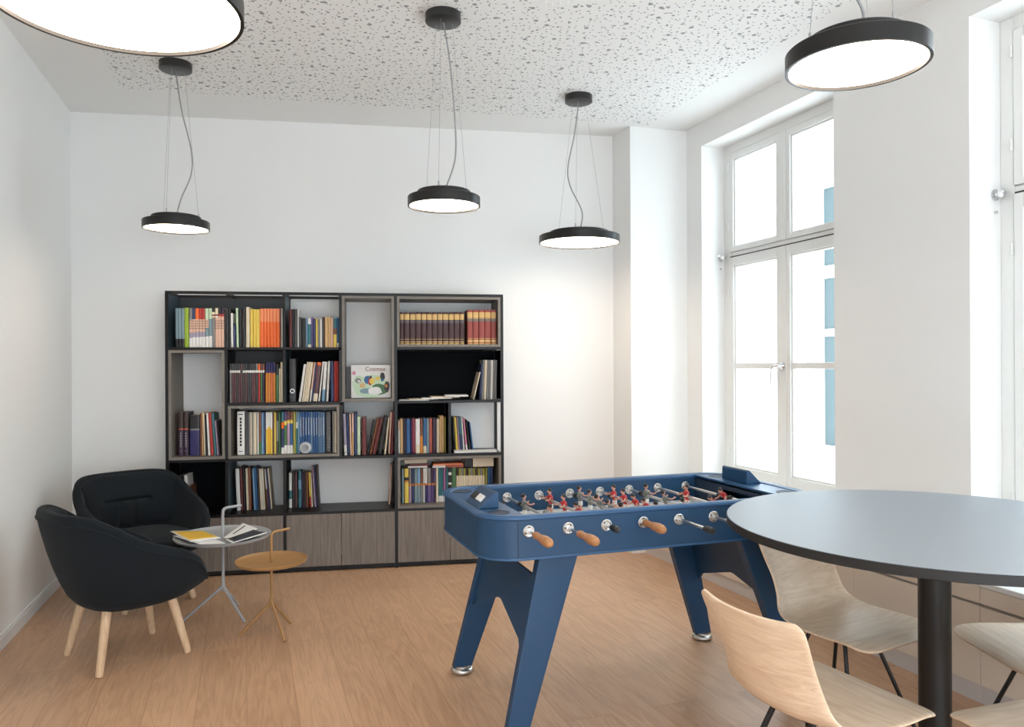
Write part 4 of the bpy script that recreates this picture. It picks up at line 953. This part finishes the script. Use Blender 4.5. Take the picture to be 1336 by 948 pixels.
def handle_mb(w0, w1):
    L_ = w1-w0; P = [(0, .0), (.0125, .0), (.0145, .008), (.0135, .03), (.0125, .045), (.0165, .075), (.019, .105), (.018, .13), (.0135, .145), (.0065, .15), (0, .15)]
    k = abs(L_)/.15
    M = Matrix.Translation((0, w0, 0)) @ Matrix.Rotation(PI/2 if L_ < 0 else -PI/2, 4, 'X')
    return MB().lathe([(r, z*k) for r, z in P], 22, M=M)
spec = [ # s, team, near end (start,end,kind), far end, players (w, tilt deg)
 (.170, 'g', (-.07, -.225, 'h'), (FW+.04, 'b'), [(.36, -20)]),
 (.334, 'g', (-.105, -.262, 'h'), (FW+.03, 'b'), [(.50, 4), (.262, -38)]),
 (.498, 'r', (-.045, -.115, 'b'), (.915, 'h'), [(.594, 6), (.425, 8), (.25, 30)]),
 (.662, 'g', (-.012, -.165, 'h'), (FW+.11, 'b'), [(.623, 5), (.509, 3), (.394, 25), (.278, 30), (.163, 20)]),
 (.826, 'r', (-.19, -.25, 'b'), (.78, 'h'), [(.586, 5), (.474, 16), (.357, 28), (.254, 34), (.15, 30)]),
 (.990, 'g', (-.11, -.265, 'h'), (FW+.04, 'b'), [(.567, 4), (.383, 20), (.2, 30)]),
 (1.154, 'r', (-.10, -.16, 'b'), (.86, 'h'), [(.467, 5), (.23, 40)]),
 (1.318, 'r', (-.06, -.12, 'b'), (.885, 'h'), [(.392, 40)]),
]
for s, team, near, far, pls in spec:
    y0 = near[0]-.02; y1 = (far[0]+.02)
    rod = obj('rod', MB().tube([(0, y0, 0), (0, y1, 0)], .0064, 14), M_steel, foos, loc=(s, 0, ZR))
    if near[2] == 'h': obj('handle', handle_mb(near[0], near[1]), M_hand, rod)
    else: obj('end_cap', MB().lathe([(0, 0), (.0105, 0), (.0125, .01), (.0135, .035), (.012, .052), (.006, .058), (0, .058)], 18, M=Matrix.Translation((0, near[0], 0)) @ Matrix.Rotation(PI/2, 4, 'X')), M_rub, rod)
    if far[1] == 'h': obj('handle', handle_mb(far[0], far[0]+.14), M_hand, rod)
    else: obj('end_cap', MB().lathe([(0, 0), (.0125, 0), (.0135, .03), (.006, .05), (0, .05)], 18, M=Matrix.Translation((0, far[0], 0)) @ Matrix.Rotation(-PI/2, 4, 'X')), M_rub, rod)
    for w, tilt in pls:
        p = obj('player_figure', PR if team == 'r' else PG, None, rod, loc=(0, w, 0), rot=(0, 0, 0)) if False else None
        p = bpy.data.objects.new('player_figure', PR if team == 'r' else PG); COL.objects.link(p); p.parent = rod; p.location = (0, w, 0)
        p.rotation_euler = (0, math.radians(-tilt), 0) if team == 'g' else (0, math.radians(tilt), PI)
        p['label'] = 'red player figure' if team == 'r' else 'grey player figure'
    pw = [w for w, _ in pls]
    for w in (max(pw)+.045, min(pw)-.045):
        if .06 < w < FW-.06: obj('buffer', MB().lathe([(.0078, -.011), (.013, -.011), (.0135, 0), (.013, .011), (.0078, .011)], 14, M=Matrix.Translation((0, w, 0)) @ Matrix.Rotation(PI/2, 4, 'X')), M_rub, rod)
    for w, sg in ((0, -1), (.028, 1), (FW, 1), (FW-.028, -1)):
        fl_ = MB(); Mx = Matrix.Translation((s, w, ZR)) @ Matrix.Rotation(-PI/2*sg, 4, 'X')
        fl_.lathe([(.0079, 0), (.0225, 0), (.023, .0025), (.020, .0045), (.017, .0035), (.0125, .0035), (.0115, .010), (.0079, .0105)], 28, M=Mx)
        f_ = obj('rod_bearing', fl_, M_steel, foos)
        sc = MB()
        for q in range(3):
            a = q*2*PI/3+s*9; sc.lathe([(0, .003), (.003, .003), (.003, .0052), (0, .0055)], 8, M=Mx @ Matrix.Translation((.0155*math.cos(a), .0155*math.sin(a), 0)))
        obj('bearing_screw', sc, M_rub, f_)

# ------------------------------------------------------------------ round table and plywood chairs
M_tt = mat('grey_linoleum_top', srgb(138, 145, 152), .45)
M_te = mat('black_table_edge', srgb(28, 27, 27), .55)
M_blk = mat('black_steel_tube', srgb(16, 16, 17), .4)
RT = thing('round_table', 'large round grey topped table with a black edge and a single black column', 'table', (1.466, 2.667, 0), 0)
obj('tabletop', MB().lathe([(0, .868), (.690, .868), (.696, .871), (.696, .897), (.6945, .8985), (0, .8985)], 128, smooth=False), M_te, RT)
obj('top_surface', MB().lathe([(0, .8984), (.6935, .8984), (.6935, .9), (0, .9)], 128, smooth=False), M_tt, RT)
obj('column', MB().lathe([(0, .012), (.052, .012), (.052, .852), (.16, .862), (.16, .868), (0, .868)], 48), M_blk, RT)
obj('base_plate', MB().lathe([(0, 0), (.215, 0), (.22, .004), (.21, .012), (0, .012)], 64), M_blk, RT)

M_ply = wood_mat('pale_oak_veneer', PLY1, PLY2, grain=(4.5, 34, 60), dist=1.4, rough=.45, bump=.02)
def chair_mesh():
    # stations from seat front to back top: (forward, z, halfwidth, cup)
    st = [(.272, .436, .15, 0), (.265, .440, .198, 0), (.242, .447, .231, .0), (.19, .452, .241, .004), (.08, .446, .248, .010), (-.03, .440, .240, .018), (-.11, .446, .224, .030), (-.165, .475, .205, .045),
          (-.200, .530, .192, .055), (-.226, .592, .190, .055), (-.248, .658, .198, .046), (-.266, .715, .204, .040), (-.275, .745, .200, .036), (-.279, .760, .180, .034)]
    fine = []
    P = smoothpts([(a, b, c) for a, b, c, d in st], 4); Q = smoothpts([(d, 0, 0) for a, b, c, d in st], 4)
    G = []; n = 16
    for k, (p, q) in enumerate(zip(P, Q)):
        pa = P[max(k-1, 0)]; pb = P[min(k+1, len(P)-1)]
        t = Vector((0, pb.x-pa.x, pb.y-pa.y)).normalized(); nn = Vector((0, t.z, -t.y)); nn = -nn if nn.z < 0 or (abs(nn.z) < .5 and nn.y < 0) else nn
        row = []
        for j in range(n+1):
            u = -1+2*j/n; lift = q.x*abs(u)**2.2
            base = Vector((u*p.z, p.x, p.y)); v = base+nn*lift
            row.append(tuple(v))
        G.append(row)
    return MB().grid(G)
def make_chair():
    t = bpy.data.objects.new('plywood_chair', None); COL.objects.link(t)
    # the mesh is laid out with local x across the seat so the veneer grain runs across
    o = obj('seat_shell', chair_mesh(), M_ply, t, sub=1, solid=.0105)
    for sx in (-1, 1):
        for sy in (-1, 1):
            top = (sx*.075, .0+sy*.07, .424 if sy > 0 else .422); bot = (sx*.20, .0+sy*.20, .003)
            obj('leg', MB().tube([(sx*.03, .02+sy*.03, .425), (sx*.085, .02+sy*.08, .424), top, bot] if False else [top, bot], .008, 10), M_blk, t)
    fr_ = MB()
    for sy in (-1, 1): fr_.tube([(-.075, sy*.07, .424), (.075, sy*.07, .424)], .007, 8)
    for sx in (-1, 1): fr_.tube([(sx*.075, -.07, .424), (sx*.075, .07, .424)], .007, 8)
    obj('seat_frame', fr_, M_blk, t)
    return t
ch = make_chair()
spots = CHAIRS
for i, (x, y, ang, lab) in enumerate(spots):
    c = ch if i == 0 else copy_tree(ch)
    c.location = (x, y, 0); c.rotation_euler = (0, 0, math.radians(ang)-PI/2); tag(c, lab, 'chair', 'plywood chairs around the round table')

# ------------------------------------------------------------------ sky, sun-less daylight, camera
w = bpy.data.worlds.new('World'); SC.world = w; w.use_nodes = True
bg = w.node_tree.nodes['Background']; bg.inputs['Color'].default_value = SKY; bg.inputs['Strength'].default_value = SKYS
cam = bpy.data.cameras.new('Camera'); co = bpy.data.objects.new('Camera', cam); COL.objects.link(co); SC.camera = co
cam.sensor_fit = 'HORIZONTAL'; cam.sensor_width = 36; cam.lens = 36*1000/1336; cam.shift_y = 3/1336; cam.clip_start = .02
co.location = (0, 0, 1.45); co.rotation_euler = (Matrix.Rotation(PI/2, 4, 'X') @ Matrix.Rotation(ROLL, 4, 'Z')).to_euler()
vs_ = SC.view_settings; vs_.view_transform = 'Standard'; vs_.look = 'None'; vs_.gamma = 1; vs_.use_curve_mapping = False; vs_.exposure = EXPO
SC.cycles.use_denoising = True; SC.cycles.max_bounces = 8; SC.cycles.diffuse_bounces = 5; SC.cycles.transparent_max_bounces = 12
SC.cycles.caustics_reflective = False; SC.cycles.caustics_refractive = False; SC.cycles.sample_clamp_indirect = 6
